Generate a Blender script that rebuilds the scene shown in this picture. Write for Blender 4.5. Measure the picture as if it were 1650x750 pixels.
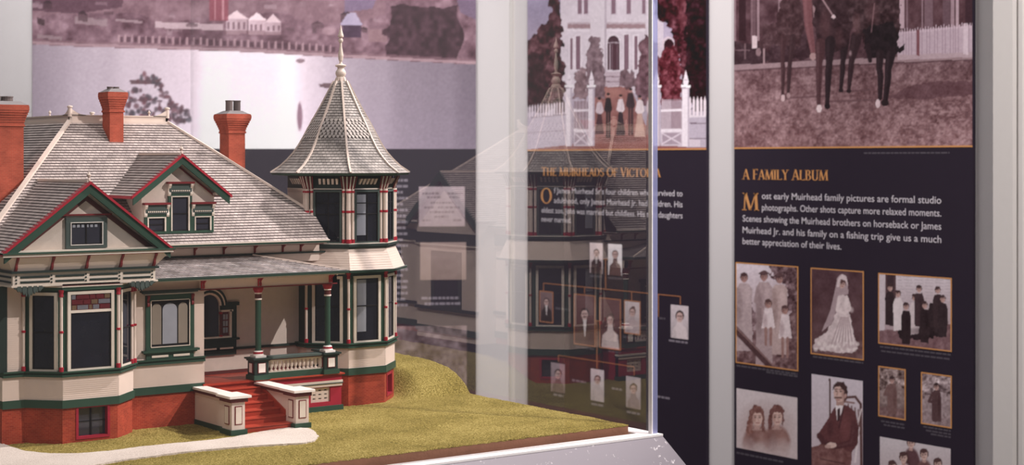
import bpy, math, random
import numpy as np
from mathutils import Vector, geometry
random.seed(7); RNG = np.random.default_rng(11)
for o in list(bpy.data.objects): bpy.data.objects.remove(o)
SC = bpy.context.scene; COL = SC.collection
# ------------------------------------------------------------------ camera
F_PX, CX, HY, W, Hh = 2694.0, 825.0, 258.0, 1650.0, 750.0
CAMZ = 1.5
TH = math.atan((4500-825)/F_PX); S, C = math.sin(TH), math.cos(TH)
cam = bpy.data.cameras.new('camera'); co = bpy.data.objects.new('camera', cam); COL.objects.link(co)
co.location = (0, 0, CAMZ); co.rotation_euler = (math.pi/2, 0, -math.atan2(C, S))
cam.sensor_width = 36; cam.lens = F_PX/W*36; cam.shift_y = -(Hh/2-HY)/W
cam.clip_start = .05; cam.dof.use_dof = True; cam.dof.focus_distance = 2.40; cam.dof.aperture_fstop = 11
SC.camera = co
def ray(x, y):
    s = (x-CX)/F_PX; t = -(y-HY)/F_PX
    return Vector((s*S+C, -s*C+S, t))
EYE = Vector((0, 0, CAMZ))
def onplane(x, y, P, N):
    d = ray(x, y); k = (Vector(P)-EYE).dot(N)/d.dot(N)
    return EYE+d*k
# ------------------------------------------------------------------ light
wd = bpy.data.worlds.new('world'); SC.world = wd; wd.use_nodes = True
bg = wd.node_tree.nodes['Background']; bg.inputs[0].default_value = (1, .95, .96, 1); bg.inputs[1].default_value = .11
def spot(name, loc, target, power, size_deg, blend, radius, color):
    l = bpy.data.lights.new(name, 'SPOT'); l.energy = power; l.spot_size = math.radians(size_deg); l.spot_blend = blend
    l.shadow_soft_size = radius; l.color = color
    o = bpy.data.objects.new(name, l); COL.objects.link(o); o.location = loc
    o.rotation_euler = (Vector(target)-Vector(loc)).to_track_quat('-Z', 'Y').to_euler(); return o
spot('ceiling_spot', (2.25, .65, 2.85), (1.15, 2.25, 1.25), 225, 38, .6, .014, (1, .91, .88))
spot('ceiling_spot', (.1, .7, 2.9), (.95, 2.25, 1.25), 24, 40, .8, .03, (1, .92, .89))
spot('ceiling_spot', (.35, 2.15, 3.2), (1.0, 2.4, 1.4), 38, 36, .8, .03, (1, .93, .9))
spot('wall_spot', (1.9, .9, 3.0), (3.3, 2.9, 1.35), 255, 60, .9, .06, (1, .93, .92))
spot('wall_spot', (2.15, 2.6, 3.1), (3.2, 4.3, 1.6), 150, 62, .9, .06, (1, .94, .94))
spot('wall_spot', (1.5, 3.6, 3.3), (2.5, 5.0, 2.1), 220, 62, .9, .06, (1, .95, .95))
spot('ceiling_spot', (2.9, 1.78, 3.1), (1.35, 2.46, 1.3), 370, 46, .8, .025, (1, .92, .9))
def area(name, loc, target, power, sx, sy, color):
    l = bpy.data.lights.new(name, 'AREA'); l.shape = 'RECTANGLE'; l.size = sx; l.size_y = sy; l.energy = power; l.color = color
    o = bpy.data.objects.new(name, l); COL.objects.link(o); o.location = loc; o.rotation_euler = (Vector(target)-Vector(loc)).to_track_quat('-Z', 'Y').to_euler(); return o
area('fill_light', (.3, .1, 3.0), (1.1, 2.3, 1.2), 11, 1.8, 1.8, (1, .95, .96))  # added soft fill for the house front, no known room lamp
area('fill_light', (1.6, 4.2, 3.5), (2.2, 4.4, 0), 40, 2.0, 2.0, (1, .95, .96))  # second added fill, lifts the far walls, not a known fitting
SC.view_settings.view_transform = 'Standard'; SC.view_settings.look = 'None'
SC.view_settings.gamma = 1; SC.view_settings.exposure = 0; SC.view_settings.use_curve_mapping = False
# ------------------------------------------------------------------ materials
def lin(c): return tuple(((v/255)/12.92 if v/255 <= .04045 else ((v/255+.055)/1.055)**2.4) for v in c[:3])
MATS = {}
def base(name, rough=.6, spec=.3):
    m = bpy.data.materials.new(name); m.use_nodes = True; MATS[name] = m
    b = m.node_tree.nodes['Principled BSDF']; b.inputs['Roughness'].default_value = rough
    b.inputs['Specular IOR Level'].default_value = spec
    return m, m.node_tree, b
def mat(name, rgb, rough=.6, spec=.3, var=.12, scale=60, bump=0, bscale=400, metal=0, dist=.001):
    m, t, b = base(name, rough, spec); N, L = t.nodes, t.links
    b.inputs['Metallic'].default_value = metal
    tc = N.new('ShaderNodeTexCoord'); nz = N.new('ShaderNodeTexNoise'); nz.inputs['Scale'].default_value = scale; nz.inputs['Detail'].default_value = 5
    L.new(tc.outputs['Object'], nz.inputs['Vector'])
    c = Vector(lin(rgb)); mx = N.new('ShaderNodeMix'); mx.data_type = 'RGBA'
    mx.inputs[6].default_value = (*(c*(1-var)), 1); mx.inputs[7].default_value = (*(c*(1+var)), 1)
    L.new(nz.outputs['Fac'], mx.inputs[0]); L.new(mx.outputs[2], b.inputs['Base Color'])
    if bump:
        n2 = N.new('ShaderNodeTexNoise'); n2.inputs['Scale'].default_value = bscale; n2.inputs['Detail'].default_value = 3
        L.new(tc.outputs['Object'], n2.inputs['Vector'])
        bp = N.new('ShaderNodeBump'); bp.inputs['Strength'].default_value = bump; bp.inputs['Distance'].default_value = dist
        L.new(n2.outputs['Fac'], bp.inputs['Height']); L.new(bp.outputs['Normal'], b.inputs['Normal'])
    return m
def brickmat(name, c1, c2, mortar, scale, bw, rh, ms, rough=.7, bump=.4, offset=.5, var=.5, dist=.0006):
    m, t, b = base(name, rough, .2); N, L = t.nodes, t.links
    uv = N.new('ShaderNodeUVMap'); br = N.new('ShaderNodeTexBrick')
    br.inputs['Color1'].default_value = (*lin(c1), 1); br.inputs['Color2'].default_value = (*lin(c2), 1); br.inputs['Mortar'].default_value = (*lin(mortar), 1)
    br.inputs['Scale'].default_value = scale; br.inputs['Brick Width'].default_value = bw; br.inputs['Row Height'].default_value = rh
    br.inputs['Mortar Size'].default_value = ms; br.inputs['Mortar Smooth'].default_value = .1; br.offset = offset; br.inputs['Bias'].default_value = 0
    L.new(uv.outputs['UV'], br.inputs['Vector'])
    nz = N.new('ShaderNodeTexNoise'); nz.inputs['Scale'].default_value = 45; nz.inputs['Detail'].default_value = 6
    tc = N.new('ShaderNodeTexCoord'); L.new(tc.outputs['Object'], nz.inputs['Vector'])
    mp = N.new('ShaderNodeMapRange'); mp.inputs[1].default_value = .3; mp.inputs[2].default_value = .7; mp.inputs[3].default_value = 1-var*.45; mp.inputs[4].default_value = 1+var*.35
    L.new(nz.outputs['Fac'], mp.inputs[0])
    mu = N.new('ShaderNodeVectorMath'); mu.operation = 'SCALE'; L.new(br.outputs['Color'], mu.inputs[0]); L.new(mp.outputs[0], mu.inputs['Scale'])
    L.new(mu.outputs[0], b.inputs['Base Color'])
    bp = N.new('ShaderNodeBump'); bp.inputs['Strength'].default_value = bump; bp.inputs['Distance'].default_value = dist; bp.invert = True
    L.new(br.outputs['Fac'], bp.inputs['Height']); L.new(bp.outputs['Normal'], b.inputs['Normal'])
    return m
mat('cream', (219, 202, 190), .55, .3, .05)
mat('siding', (217, 198, 185), .6, .25, .05)
mat('stucco', (212, 198, 186), .8, .2, .08, 120, .35, 900, dist=.0006)
mat('green', (44, 72, 58), .5, .35, .12)
mat('dark_green', (36, 50, 46), .5, .35, .12)
mat('grey_green', (72, 84, 80), .55, .3, .1)
mat('red', (160, 28, 46), .5, .35, .12)
mat('crimson', (158, 30, 52), .5, .35, .1)
mat('dark_red', (116, 34, 38), .55, .3, .12)
mat('maroon', (92, 44, 42), .55, .3, .12)
mat('deck_red', (168, 62, 44), .4, .4, .15, 90)
mat('white', (240, 232, 224), .5, .3, .04)
mat('pale_trim', (220, 208, 194), .55, .3, .05)
mat('slate', (110, 98, 96), .7, .2, .15)
mat('lead', (130, 124, 124), .5, .4, .15)
mat('dark_void', (30, 26, 28), .7, .2, .1)
mat('curtain', (150, 153, 162), .75, .2, .12, 60)
mat('curtain_beige', (138, 128, 116), .75, .2, .12, 60)
mat('stained_red', (100, 36, 42), .25, .5, .2)
mat('stained_amber', (112, 90, 70), .25, .5, .2)
mat('stained_clear', (112, 110, 118), .25, .5, .15)
mat('pane_dark', (32, 32, 41), .06, .6, .3, 30)
mat('pane_grey', (54, 54, 64), .08, .55, .25, 25)
brickmat('brick', (172, 68, 46), (152, 54, 37), (164, 84, 62), 1, .0062, .0024, .00028, .75, .35, dist=.0003)
brickmat('chimney_brick', (180, 84, 62), (164, 72, 53), (170, 94, 74), 1, .0062, .0024, .00028, .75, .3, dist=.0003)
brickmat('shingle', (194, 181, 175), (166, 154, 150), (84, 74, 74), 1, 1.15, 1.0, .045, .75, .3, dist=.0004)
brickmat('shingle_weathered', (214, 204, 200), (168, 158, 154), (90, 82, 82), 1, 1.4, 1.0, .05, .8, .3, var=.9, dist=.0004)
brickmat('turret_shingle', (186, 178, 172), (156, 149, 144), (80, 74, 73), 1, 1.0, 1.0, .05, .65, .3, dist=.0004)
mat('slate_dark', (78, 70, 68), .8, .2)
mat('fish_scale', (184, 175, 168), .6, .3, .2, 200)
mat('wall_paint', (208, 204, 204), .7, .25, .03, 6, .08, 300)
mat('casing_paint', (204, 200, 196), .5, .35, .02)
mat('ceiling_paint', (210, 206, 204), .8, .2, .02)
mat('carpet', (84, 78, 78), .95, .1, .2, 200, .4, 500)
mat('panel_black', (46, 39, 50), .6, .12, .06, 20)
mat('gold', (206, 148, 92), .45, .4, .06)
mat('orange_line', (176, 118, 84), .5, .3, .06)
mat('text_white', (212, 206, 212), .6, .2, .03)
mat('text_dim', (128, 120, 130), .6, .2, .05)
mat('text_faint', (84, 78, 86), .6, .2, .05)
mat('plinth_rim', (246, 242, 242), .35, .4, .02)
mat('board_wood', (150, 106, 84), .7, .2, .25, 40, .4, 300)
mat('plinth_bed', (148, 122, 110), .7, .2, .2, 60)
mat('glass_edge', (176, 180, 222), .2, .6, .03)
_t = MATS['glass_edge'].node_tree; _m = _t.nodes.new('ShaderNodeMixShader'); _tr = _t.nodes.new('ShaderNodeBsdfTransparent'); _tr.inputs[0].default_value = (.86, .87, .97, 1)
_m.inputs[0].default_value = .45; _t.links.new(_tr.outputs[0], _m.inputs[1]); _t.links.new(_t.nodes['Principled BSDF'].outputs[0], _m.inputs[2]); _t.links.new(_m.outputs[0], _t.nodes['Material Output'].inputs[0])
mat('bright_bead', (250, 248, 250), .3, .5, .02)
# speckled plinth face
m, t, b = base('plinth_grey', .5, .4); N, L = t.nodes, t.links
tc = N.new('ShaderNodeTexCoord'); vo = N.new('ShaderNodeTexNoise'); vo.inputs['Scale'].default_value = 170; vo.inputs['Detail'].default_value = 4
n2 = N.new('ShaderNodeTexNoise'); n2.inputs['Scale'].default_value = 14
L.new(tc.outputs['Object'], vo.inputs['Vector']); L.new(tc.outputs['Object'], n2.inputs['Vector'])
ad = N.new('ShaderNodeMath'); ad.operation = 'MULTIPLY'; L.new(vo.outputs['Fac'], ad.inputs[0]); L.new(n2.outputs['Fac'], ad.inputs[1])
cr = N.new('ShaderNodeValToRGB'); cr.color_ramp.elements[0].position = .335; cr.color_ramp.elements[0].color = (*lin((132, 126, 134)), 1)
cr.color_ramp.elements[1].position = .39; cr.color_ramp.elements[1].color = (*lin((214, 208, 212)), 1)
L.new(ad.outputs[0], cr.inputs[0]); L.new(cr.outputs[0], b.inputs['Base Color'])
# grass flock / gravel
def granular(name, stops, scale, bump, dist, rough=.95):
    m, t, b = base(name, rough, .1); N, L = t.nodes, t.links
    tc = N.new('ShaderNodeTexCoord'); nz = N.new('ShaderNodeTexNoise'); nz.inputs['Scale'].default_value = scale; nz.inputs['Detail'].default_value = 3; nz.inputs['Roughness'].default_value = .65
    big = N.new('ShaderNodeTexNoise'); big.inputs['Scale'].default_value = 14; big.inputs['Detail'].default_value = 4
    L.new(tc.outputs['Object'], nz.inputs['Vector']); L.new(tc.outputs['Object'], big.inputs['Vector'])
    mx = N.new('ShaderNodeMath'); mx.operation = 'MULTIPLY_ADD'; mx.inputs[1].default_value = .35
    L.new(big.outputs['Fac'], mx.inputs[0]); L.new(nz.outputs['Fac'], mx.inputs[2])
    cr = N.new('ShaderNodeValToRGB')
    for i, (p, c) in enumerate(stops):
        e = cr.color_ramp.elements[i] if i < 2 else cr.color_ramp.elements.new(p)
        e.position = p; e.color = (*lin(c), 1)
    L.new(mx.outputs[0], cr.inputs[0]); L.new(cr.outputs[0], b.inputs['Base Color'])
    bp = N.new('ShaderNodeBump'); bp.inputs['Strength'].default_value = bump; bp.inputs['Distance'].default_value = dist
    L.new(nz.outputs['Fac'], bp.inputs['Height']); L.new(bp.outputs['Normal'], b.inputs['Normal'])
granular('flock', [(.46, (96, 84, 40)), (.84, (186, 168, 102)), (.65, (142, 126, 64))], 430, 1.0, .0032)
granular('gravel', [(.42, (146, 128, 114)), (.72, (216, 205, 195)), (.54, (190, 177, 166))], 620, .6, .0012)
# display glass: clear, mirrored by Fresnel at its outer skin
m = bpy.data.materials.new('clear_glass'); m.use_nodes = True; MATS['clear_glass'] = m
t = m.node_tree; N, L = t.nodes, t.links; N.clear()
out = N.new('ShaderNodeOutputMaterial'); mix = N.new('ShaderNodeMixShader'); tr = N.new('ShaderNodeBsdfTransparent'); gl = N.new('ShaderNodeBsdfGlossy')
gl.inputs['Roughness'].default_value = 0; gl.inputs['Color'].default_value = (1, 1, 1, 1); tr.inputs['Color'].default_value = (.985, .985, .985, 1)
fr = N.new('ShaderNodeFresnel'); fr.inputs['IOR'].default_value = 1.57; ge = N.new('ShaderNodeNewGeometry')
m1 = N.new('ShaderNodeMath'); m1.operation = 'SUBTRACT'; m1.inputs[0].default_value = 1; L.new(ge.outputs['Backfacing'], m1.inputs[1])
m2 = N.new('ShaderNodeMath'); m2.operation = 'MULTIPLY'; L.new(fr.outputs[0], m2.inputs[0]); L.new(m1.outputs[0], m2.inputs[1])
m3 = N.new('ShaderNodeMath'); m3.operation = 'MULTIPLY'; m3.inputs[1].default_value = 1.85; m3.use_clamp = True; L.new(m2.outputs[0], m3.inputs[0])
L.new(m3.outputs[0], mix.inputs[0]); L.new(tr.outputs[0], mix.inputs[1]); L.new(gl.outputs[0], mix.inputs[2]); L.new(mix.outputs[0], out.inputs[0])
# printed photographs: halftone ink colours held on the print's own mesh
m, t, b = base('photo_print', .55, .3)
vc = t.nodes.new('ShaderNodeVertexColor'); vc.layer_name = 'ink'; t.links.new(vc.outputs[0], b.inputs['Base Color'])
# ------------------------------------------------------------------ mesh builder
class Fr:
    """frame on a vertical face: s along, o outward, z up"""
    def __init__(s, p, q):
        s.p = Vector((p[0], p[1], 0)); d = Vector((q[0]-p[0], q[1]-p[1], 0)); s.len = d.length; s.d = d.normalized()
        s.n = Vector((s.d.y, -s.d.x, 0))
    def pt(s, a, o, z): return s.p+s.d*a+s.n*o+Vector((0, 0, z))
class MB:
    def __init__(s, m='cream'): s.v = []; s.f = []; s.fm = []; s.uv = []; s.m = m
    def face(s, pts, m=None, uv=None):
        i = len(s.v); s.v += [Vector(p) for p in pts]; s.f.append(list(range(i, i+len(pts)))); s.fm.append(m or s.m); s.uv.append(uv)
    def prism(s, bot, top, m=None):
        n = len(bot); s.face(list(reversed(bot)), m); s.face(top, m)
        for i in range(n):
            j = (i+1) % n; s.face([bot[i], bot[j], top[j], top[i]], m)
        return s
    def box(s, fr, a0, a1, o0, o1, z0, z1, m=None):
        q = [(a0, o1), (a1, o1), (a1, o0), (a0, o0)]
        return s.prism([fr.pt(a, o, z0) for a, o in q], [fr.pt(a, o, z1) for a, o in q], m)
    def abox(s, x0, x1, y0, y1, z0, z1, m=None):
        q = [(x0, y0), (x1, y0), (x1, y1), (x0, y1)]
        return s.prism([Vector((*a, z0)) for a in q], [Vector((*a, z1)) for a in q], m)
    def wall(s, fr, poly, o0, o1, m=None):      # poly of (a,z) counter-clockwise seen from outside
        return s.prism([fr.pt(a, o0, z) for a, z in poly], [fr.pt(a, o1, z) for a, z in poly], m)
    def plan(s, poly, z0, z1, m=None):           # poly of (x,y) ccw
        return s.prism([Vector((*a, z0)) for a in poly], [Vector((*a, z1)) for a in poly], m)
    def lathe(s, c, prof, seg=16, m=None):       # prof (r,z[,m])
        for k in range(len(prof)-1):
            (r0, z0), (r1, z1) = prof[k][:2], prof[k+1][:2]; mm = prof[k][2] if len(prof[k]) > 2 else m
            for i in range(seg):
                a, bb = 2*math.pi*i/seg, 2*math.pi*(i+1)/seg
                P = lambda r, an, z: Vector((c[0]+r*math.cos(an), c[1]+r*math.sin(an), z))
                pts = [P(r0, a, z0), P(r0, bb, z0), P(r1, bb, z1), P(r1, a, z1)]
                if r0 < 1e-6: pts = pts[1:]
                elif r1 < 1e-6: pts = pts[:3]
                s.face(pts, mm)
        return s
    def bar(s, a, b, w, h, m=None, up=(0, 0, 1)): # box along a-b, width w, height h upward
        a, b = Vector(a), Vector(b); d = (b-a).normalized(); side = d.cross(Vector(up)).normalized(); u = side.cross(d).normalized()
        q = [side*-w/2, side*w/2, side*w/2+u*h, side*-w/2+u*h]
        return s.prism([a+x for x in q], [b+x for x in q], m)
    def courses(s, poly, course, thick, m=None, phase=0):
        P = [Vector(p) for p in poly]; n = geometry.normal(P)
        if abs(n.z) > .02 and n.z < 0: n = -n; 
        h = Vector((0, 0, 1)).cross(n).normalized(); g = n.cross(h).normalized()
        if g.z < 0: g = -g; h = -h
        o = P[0]; q = [((p-o).dot(h), (p-o).dot(g)) for p in P]
        b0 = min(y for _, y in q); b1 = max(y for _, y in q); amin = min(x for x, _ in q)
        k = 0; b = b0
        def clip(q, lo, sign):
            r = []
            for i in range(len(q)):
                A, B = q[i], q[(i+1) % len(q)]; da, db = sign*(A[1]-lo), sign*(B[1]-lo)
                if da >= 0: r.append(A)
                if da*db < -1e-18: tt = da/(da-db); r.append((A[0]+(B[0]-A[0])*tt, lo))
            return r
        while b < b1-1e-6:
            e = min(b+course, b1); r = clip(clip(q, b, 1), e, -1)
            if len(r) >= 3:
                W3 = lambda p: o+h*p[0]+g*p[1]+n*(thick*(1-(p[1]-b)/course))
                uv = [((p[0]-amin)/course, (p[1]-b0)/course) for p in r]
                pts = [W3(p) for p in r]; s.face(pts, m, uv)
                low = sorted([p for p in r if abs(p[1]-b) < 1e-7])
                if len(low) >= 2:
                    A, B = low[0], low[-1]; f = lambda p, t: o+h*p[0]+g*p[1]+n*t
                    s.face([f(A, -.0003), f(B, -.0003), f(B, thick), f(A, thick)], m, [(0, (b-b0)/course+.02)]*4)
            b = e
        return s
    def build(s, name, parent=None, label=None, smooth=False):
        org = Vector(parent.get('org', (0, 0, 0))) if parent else Vector((0, 0, 0))
        me = bpy.data.meshes.new(name); me.from_pydata([tuple(v-org) for v in s.v], [], s.f)
        names = []
        for x in s.fm:
            if x not in names: names.append(x)
        for x in names: me.materials.append(MATS[x])
        uvl = me.uv_layers.new(name='UVMap')
        for p, mm, uv in zip(me.polygons, s.fm, s.uv):
            p.material_index = names.index(mm); p.use_smooth = smooth
            nn = p.normal; hx = Vector((-nn.y, nn.x, 0)); flat = abs(nn.z) > .7
            if not flat and hx.length > 1e-6: hx.normalize()
            for k, li in enumerate(p.loop_indices):
                if uv: uvl.data[li].uv = uv[k]
                else:
                    c = s.v[s.f[p.index][k]]
                    uvl.data[li].uv = (c.x, c.y) if flat else (c.dot(hx), c.z)
        o = bpy.data.objects.new(name, me); COL.objects.link(o)
        if parent: o.parent = parent
        if parent is not None: o['org'] = tuple(org)
        if label: o['label'] = label
        return o
def thing(name, label, cat, loc, group=None):
    o = bpy.data.objects.new(name, None); COL.objects.link(o); o.location = loc; o.empty_display_size = .05
    o['label'] = label; o['category'] = cat; o['org'] = tuple(loc)
    if group: o['group'] = group
    return o
def structure(o): o['kind'] = 'structure'; return o
# ------------------------------------------------------------------ room shell
WU = 3.3                                            # plane of the wall with the two tall panels
corner = onplane(825, 258, (WU, 0, 0), Vector((1, 0, 0)))
DW = Vector((-.866, .5, 0)).normalized()            # the mural wall turns here and faces the visitor
NW = Vector((-.5, -.866, 0)).normalized()
far = corner.xy.to_3d()+DW*3.4
b = MB('wall_paint'); 
p = [(WU, -.6), (WU+.15, -.6), (WU+.15, corner.y+.02), (far.x+.075, far.y+.13), (far.x, far.y), (corner.x, corner.y)]
MB('wall_paint').plan([(WU, -.6), (WU+.15, -.6), (WU+.15, corner.y+.05), (WU, corner.y)], 0, 3.2).build('wall_right')['kind'] = 'structure'
MB('wall_paint').plan([(corner.x, corner.y), (WU+.15, corner.y+.05), (far.x+.075, far.y+.13), (far.x, far.y)], 0, 3.2).build('wall_back')['kind'] = 'structure'
MB('carpet').abox(-2.5, WU+.3, -1.5, 7.2, -.08, 0).build('floor')['kind'] = 'structure'
# corner bead where the two walls meet
cb = MB('casing_paint'); q = onplane(829, 258, (WU, 0, 0), Vector((1, 0, 0)))
cb.plan([(WU-.012, q.y), (WU, q.y), (corner.x, corner.y), (corner.x-.008, corner.y+.003), (WU-.014, corner.y-.006)], 0, 3.2)
structure(cb.build('trim_1'))
# door casing at the right edge of the frame, moulded profile standing off the wall
e0 = onplane(1600, 258, (WU-.12, 0, 0), Vector((1, 0, 0))).y
prof = [(0, 0), (0, .12), (.054, .12), (.057, .108), (.063, .104), (.067, .110), (.069, .119), (.080, .119), (.084, .110), (.10, .108), (.108, .122), (.26, .122), (.26, 0)]
pl = [(WU-o, e0-s) for s, o in prof]
structure(MB('casing_paint').plan(pl, 0, 3.2).build('trim_2'))
# ------------------------------------------------------------------ printed panels
XW = Vector((1, 0, 0))
class Wl:
    """a wall plane with its own axes: r to the right as seen, n out of the wall"""
    def __init__(s, P, n): s.P = Vector(P); s.n = n.normalized(); s.r = Vector((0, 0, 1)).cross(s.n).normalized()
    def at(s, x, y, off=0):
        p = onplane(x, y, s.P+s.n*off, s.n); return ((p-s.P).dot(s.r), p.z)
    def pt(s, a, z, off=0): q = s.P+s.r*a+s.n*off; return Vector((q.x, q.y, z))
WR = Wl((WU, corner.y, 0), Vector((-1, 0, 0))); WB = Wl((corner.x, corner.y, 0), NW)
PT = .012                                            # panel thickness
def slab(w, a0, a1, z0, z1, o0, o1, mb, m=None):
    q = [(a0, z0), (a1, z0), (a1, z1), (a0, z1)]
    mb.prism([w.pt(a, z, o0) for a, z in q], [w.pt(a, z, o1) for a, z in q], m); return mb
def pxrect(w, x0, y0, x1, y1, off=PT):               # upright rectangle through two opposite corners seen in the photograph
    a0, z1 = w.at(x0, y0, off); a1, z0 = w.at(x1, y1, off); return a0, a1, z0, z1
# ---- ink painter: shapes laid over a print
def poly_mask(X, Y, pts):
    ins = np.zeros(X.shape, bool); n = len(pts)
    for i in range(n):
        x0, y0 = pts[i]; x1, y1 = pts[(i+1) % n]
        if y0 == y1: continue
        c = ((y0 > Y) != (y1 > Y)) & (X < (x1-x0)*(Y-y0)/(y1-y0)+x0); ins ^= c
    return ins
_perm = RNG.random((256, 256))
def vnoise(X, Y, s, seed=0):
    x = X/s+seed*17.3; y = Y/s+seed*9.1; xi = np.floor(x).astype(int); yi = np.floor(y).astype(int); fx = x-xi; fy = y-yi
    fx = fx*fx*(3-2*fx); fy = fy*fy*(3-2*fy); g = lambda a, c: _perm[a % 256, c % 256]
    return (g(xi, yi)*(1-fx)+g(xi+1, yi)*fx)*(1-fy)+(g(xi, yi+1)*(1-fx)+g(xi+1, yi+1)*fx)*fy
class Ink:
    def __init__(s, X, Y, rgb): s.X, s.Y = X, Y; s.c = np.tile(np.array(rgb, float), (X.size, 1))
    def fill(s, mask, rgb, a=1.0):
        al = (mask*a)[:, None] if mask.dtype != bool else (mask.astype(float)*a)[:, None]
        s.c = s.c*(1-al)+np.array(rgb, float)*al; return s
    def poly(s, pts, rgb, a=1): return s.fill(poly_mask(s.X, s.Y, pts), rgb, a)
    def wob(s, pts, rgb, a=1, amp=4, sc=7, seed=0, tex=0):
        X = s.X+(vnoise(s.X, s.Y, sc, seed)-.5)*2*amp+(vnoise(s.X, s.Y, sc*.4, seed+3)-.5)*amp; Y = s.Y+(vnoise(s.X, s.Y, sc, seed+5)-.5)*2*amp+(vnoise(s.X, s.Y, sc*.4, seed+7)-.5)*amp
        m = poly_mask(X, Y, pts); s.fill(m, rgb, a)
        if tex: s.noise(tex, sc*.8, seed+1, m); s.noise(tex*.7, sc*.33, seed+2, m)
        return s
    def limb(s, pts, ws, rgb, lit=0):
        P = []
        for i in range(len(pts)-1):
            for q in range(5): t = q/5; P.append((pts[i][0]+(pts[i+1][0]-pts[i][0])*t, pts[i][1]+(pts[i+1][1]-pts[i][1])*t, ws[i]+(ws[i+1]-ws[i])*t))
        P.append((*pts[-1], ws[-1]))
        for (x0, y0, w0), (x1, y1, w1) in zip(P, P[1:]): s.line([(x0, y0), (x1, y1)], (w0+w1)/2, rgb)
        if lit:
            for (x0, y0, w0), (x1, y1, w1) in zip(P, P[1:]): s.line([(x0-w0*.25, y0), (x1-w1*.25, y1)], (w0+w1)/6, tuple(c+lit for c in rgb), .7)
        return s
    def ell(s, x, y, rx, ry, rgb, a=1, soft=0):
        d = ((s.X-x)/rx)**2+((s.Y-y)/ry)**2
        return s.fill(d < 1, rgb, a) if not soft else s.fill(np.clip((1-d)/soft, 0, 1), rgb, a)
    def rect(s, x0, y0, x1, y1, rgb, a=1): return s.fill((s.X >= x0) & (s.X <= x1) & (s.Y >= y0) & (s.Y <= y1), rgb, a)
    def line(s, pts, w, rgb, a=1):
        for (x0, y0), (x1, y1) in zip(pts, pts[1:]):
            dx, dy = x1-x0, y1-y0; L2 = dx*dx+dy*dy+1e-9
            tt = np.clip(((s.X-x0)*dx+(s.Y-y0)*dy)/L2, 0, 1); d = np.hypot(s.X-x0-tt*dx, s.Y-y0-tt*dy)
            s.fill(np.clip(w/2+.6-d, 0, 1), rgb, a)
        return s
    def noise(s, amp, scale, seed=0, mask=None):
        n = (vnoise(s.X, s.Y, scale, seed)-.5)*2*amp
        if mask is not None: n = n*mask
        s.c = np.clip(s.c+n[:, None], 0, 255); return s
    def gradv(s, y0, c0, y1, c1, mask=None):
        t = np.clip((s.Y-y0)/(y1-y0), 0, 1)[:, None]; g = np.array(c0, float)*(1-t)+np.array(c1, float)*t
        mm = np.ones(s.X.size) if mask is None else mask.astype(float); s.c = s.c*(1-mm[:, None])+g*mm[:, None]; return s
def project(pts):
    d = pts-np.array([0, 0, CAMZ]); r = d[:, 0]*S-d[:, 1]*C; f = d[:, 0]*C+d[:, 1]*S
    return CX+F_PX*r/f, HY-F_PX*d[:, 2]/f
def photo(w, rect, paint, parent, label, step, frame=None, lift=.0006, bg=(120, 100, 104)):
    a0, a1, z0, z1 = rect; nx = max(8, int((a1-a0)/step)); nz = max(8, int((z1-z0)/step))
    A, Zv = np.meshgrid(np.linspace(a0, a1, nx), np.linspace(z0, z1, nz)); A = A.ravel(); Zv = Zv.ravel()
    o = np.array(w.P+w.n*(PT+lift)); P3 = np.stack([o[0]+w.r.x*A, o[1]+w.r.y*A, Zv], 1)
    X, Y = project(P3); ink = Ink(X, Y, bg); paint(ink)
    org = np.array(parent['org']); me = bpy.data.meshes.new('photograph'); V = P3-org
    i = np.arange(nx*nz).reshape(nz, nx); Q = np.stack([i[:-1, :-1], i[:-1, 1:], i[1:, 1:], i[1:, :-1]], -1).reshape(-1, 4)
    me.vertices.add(nx*nz); me.vertices.foreach_set('co', V.ravel()); me.loops.add(Q.size); me.loops.foreach_set('vertex_index', Q.ravel().astype(np.int32))
    me.polygons.add(len(Q)); me.polygons.foreach_set('loop_start', np.arange(0, Q.size, 4, dtype=np.int32)); me.update(calc_edges=True)
    c = np.clip(ink.c/255, 0, 1); l = np.where(c <= .04045, c/12.92, ((c+.055)/1.055)**2.4)
    at = me.color_attributes.new('ink', 'FLOAT_COLOR', 'POINT'); at.data.foreach_set('color', np.concatenate([l, np.ones((len(l), 1))], 1).ravel().astype(np.float32))
    me.materials.append(MATS['photo_print']); me.validate()
    ob = bpy.data.objects.new('photograph', me); COL.objects.link(ob); ob.parent = parent; ob['label'] = label; ob['org'] = tuple(org)
    if frame:
        t_ = .0030; fb = MB(frame)
        for r in ((a0-t_, a1+t_, z1, z1+t_), (a0-t_, a1+t_, z0-t_, z0), (a0-t_, a0, z0, z1), (a1, a1+t_, z0, z1)):
            slab(w, *r, PT-.0005, PT+.0012, fb)
        fb.build('border', ob)
    return ob
def caption(w, lines, parent, m='text_faint', h=2.2):
    """tiny caption text, too small to read in the photograph: broken bars of ink"""
    for x0, y0, x1 in lines:
        mb = MB(m)
        a0, z = w.at(x0, y0, PT); a1, _ = w.at(x1, y0, PT); px = (a1-a0)/max(1, x1-x0); a = a0
        while a < a1:
            l = min(a1, a+random.uniform(4, 10)*px); slab(w, a, l, z-h*px*.5, z+h*px*.5, PT-.0003, PT+.0005, mb); a = l+1.4*px
        mb.build('caption', parent)
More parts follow.
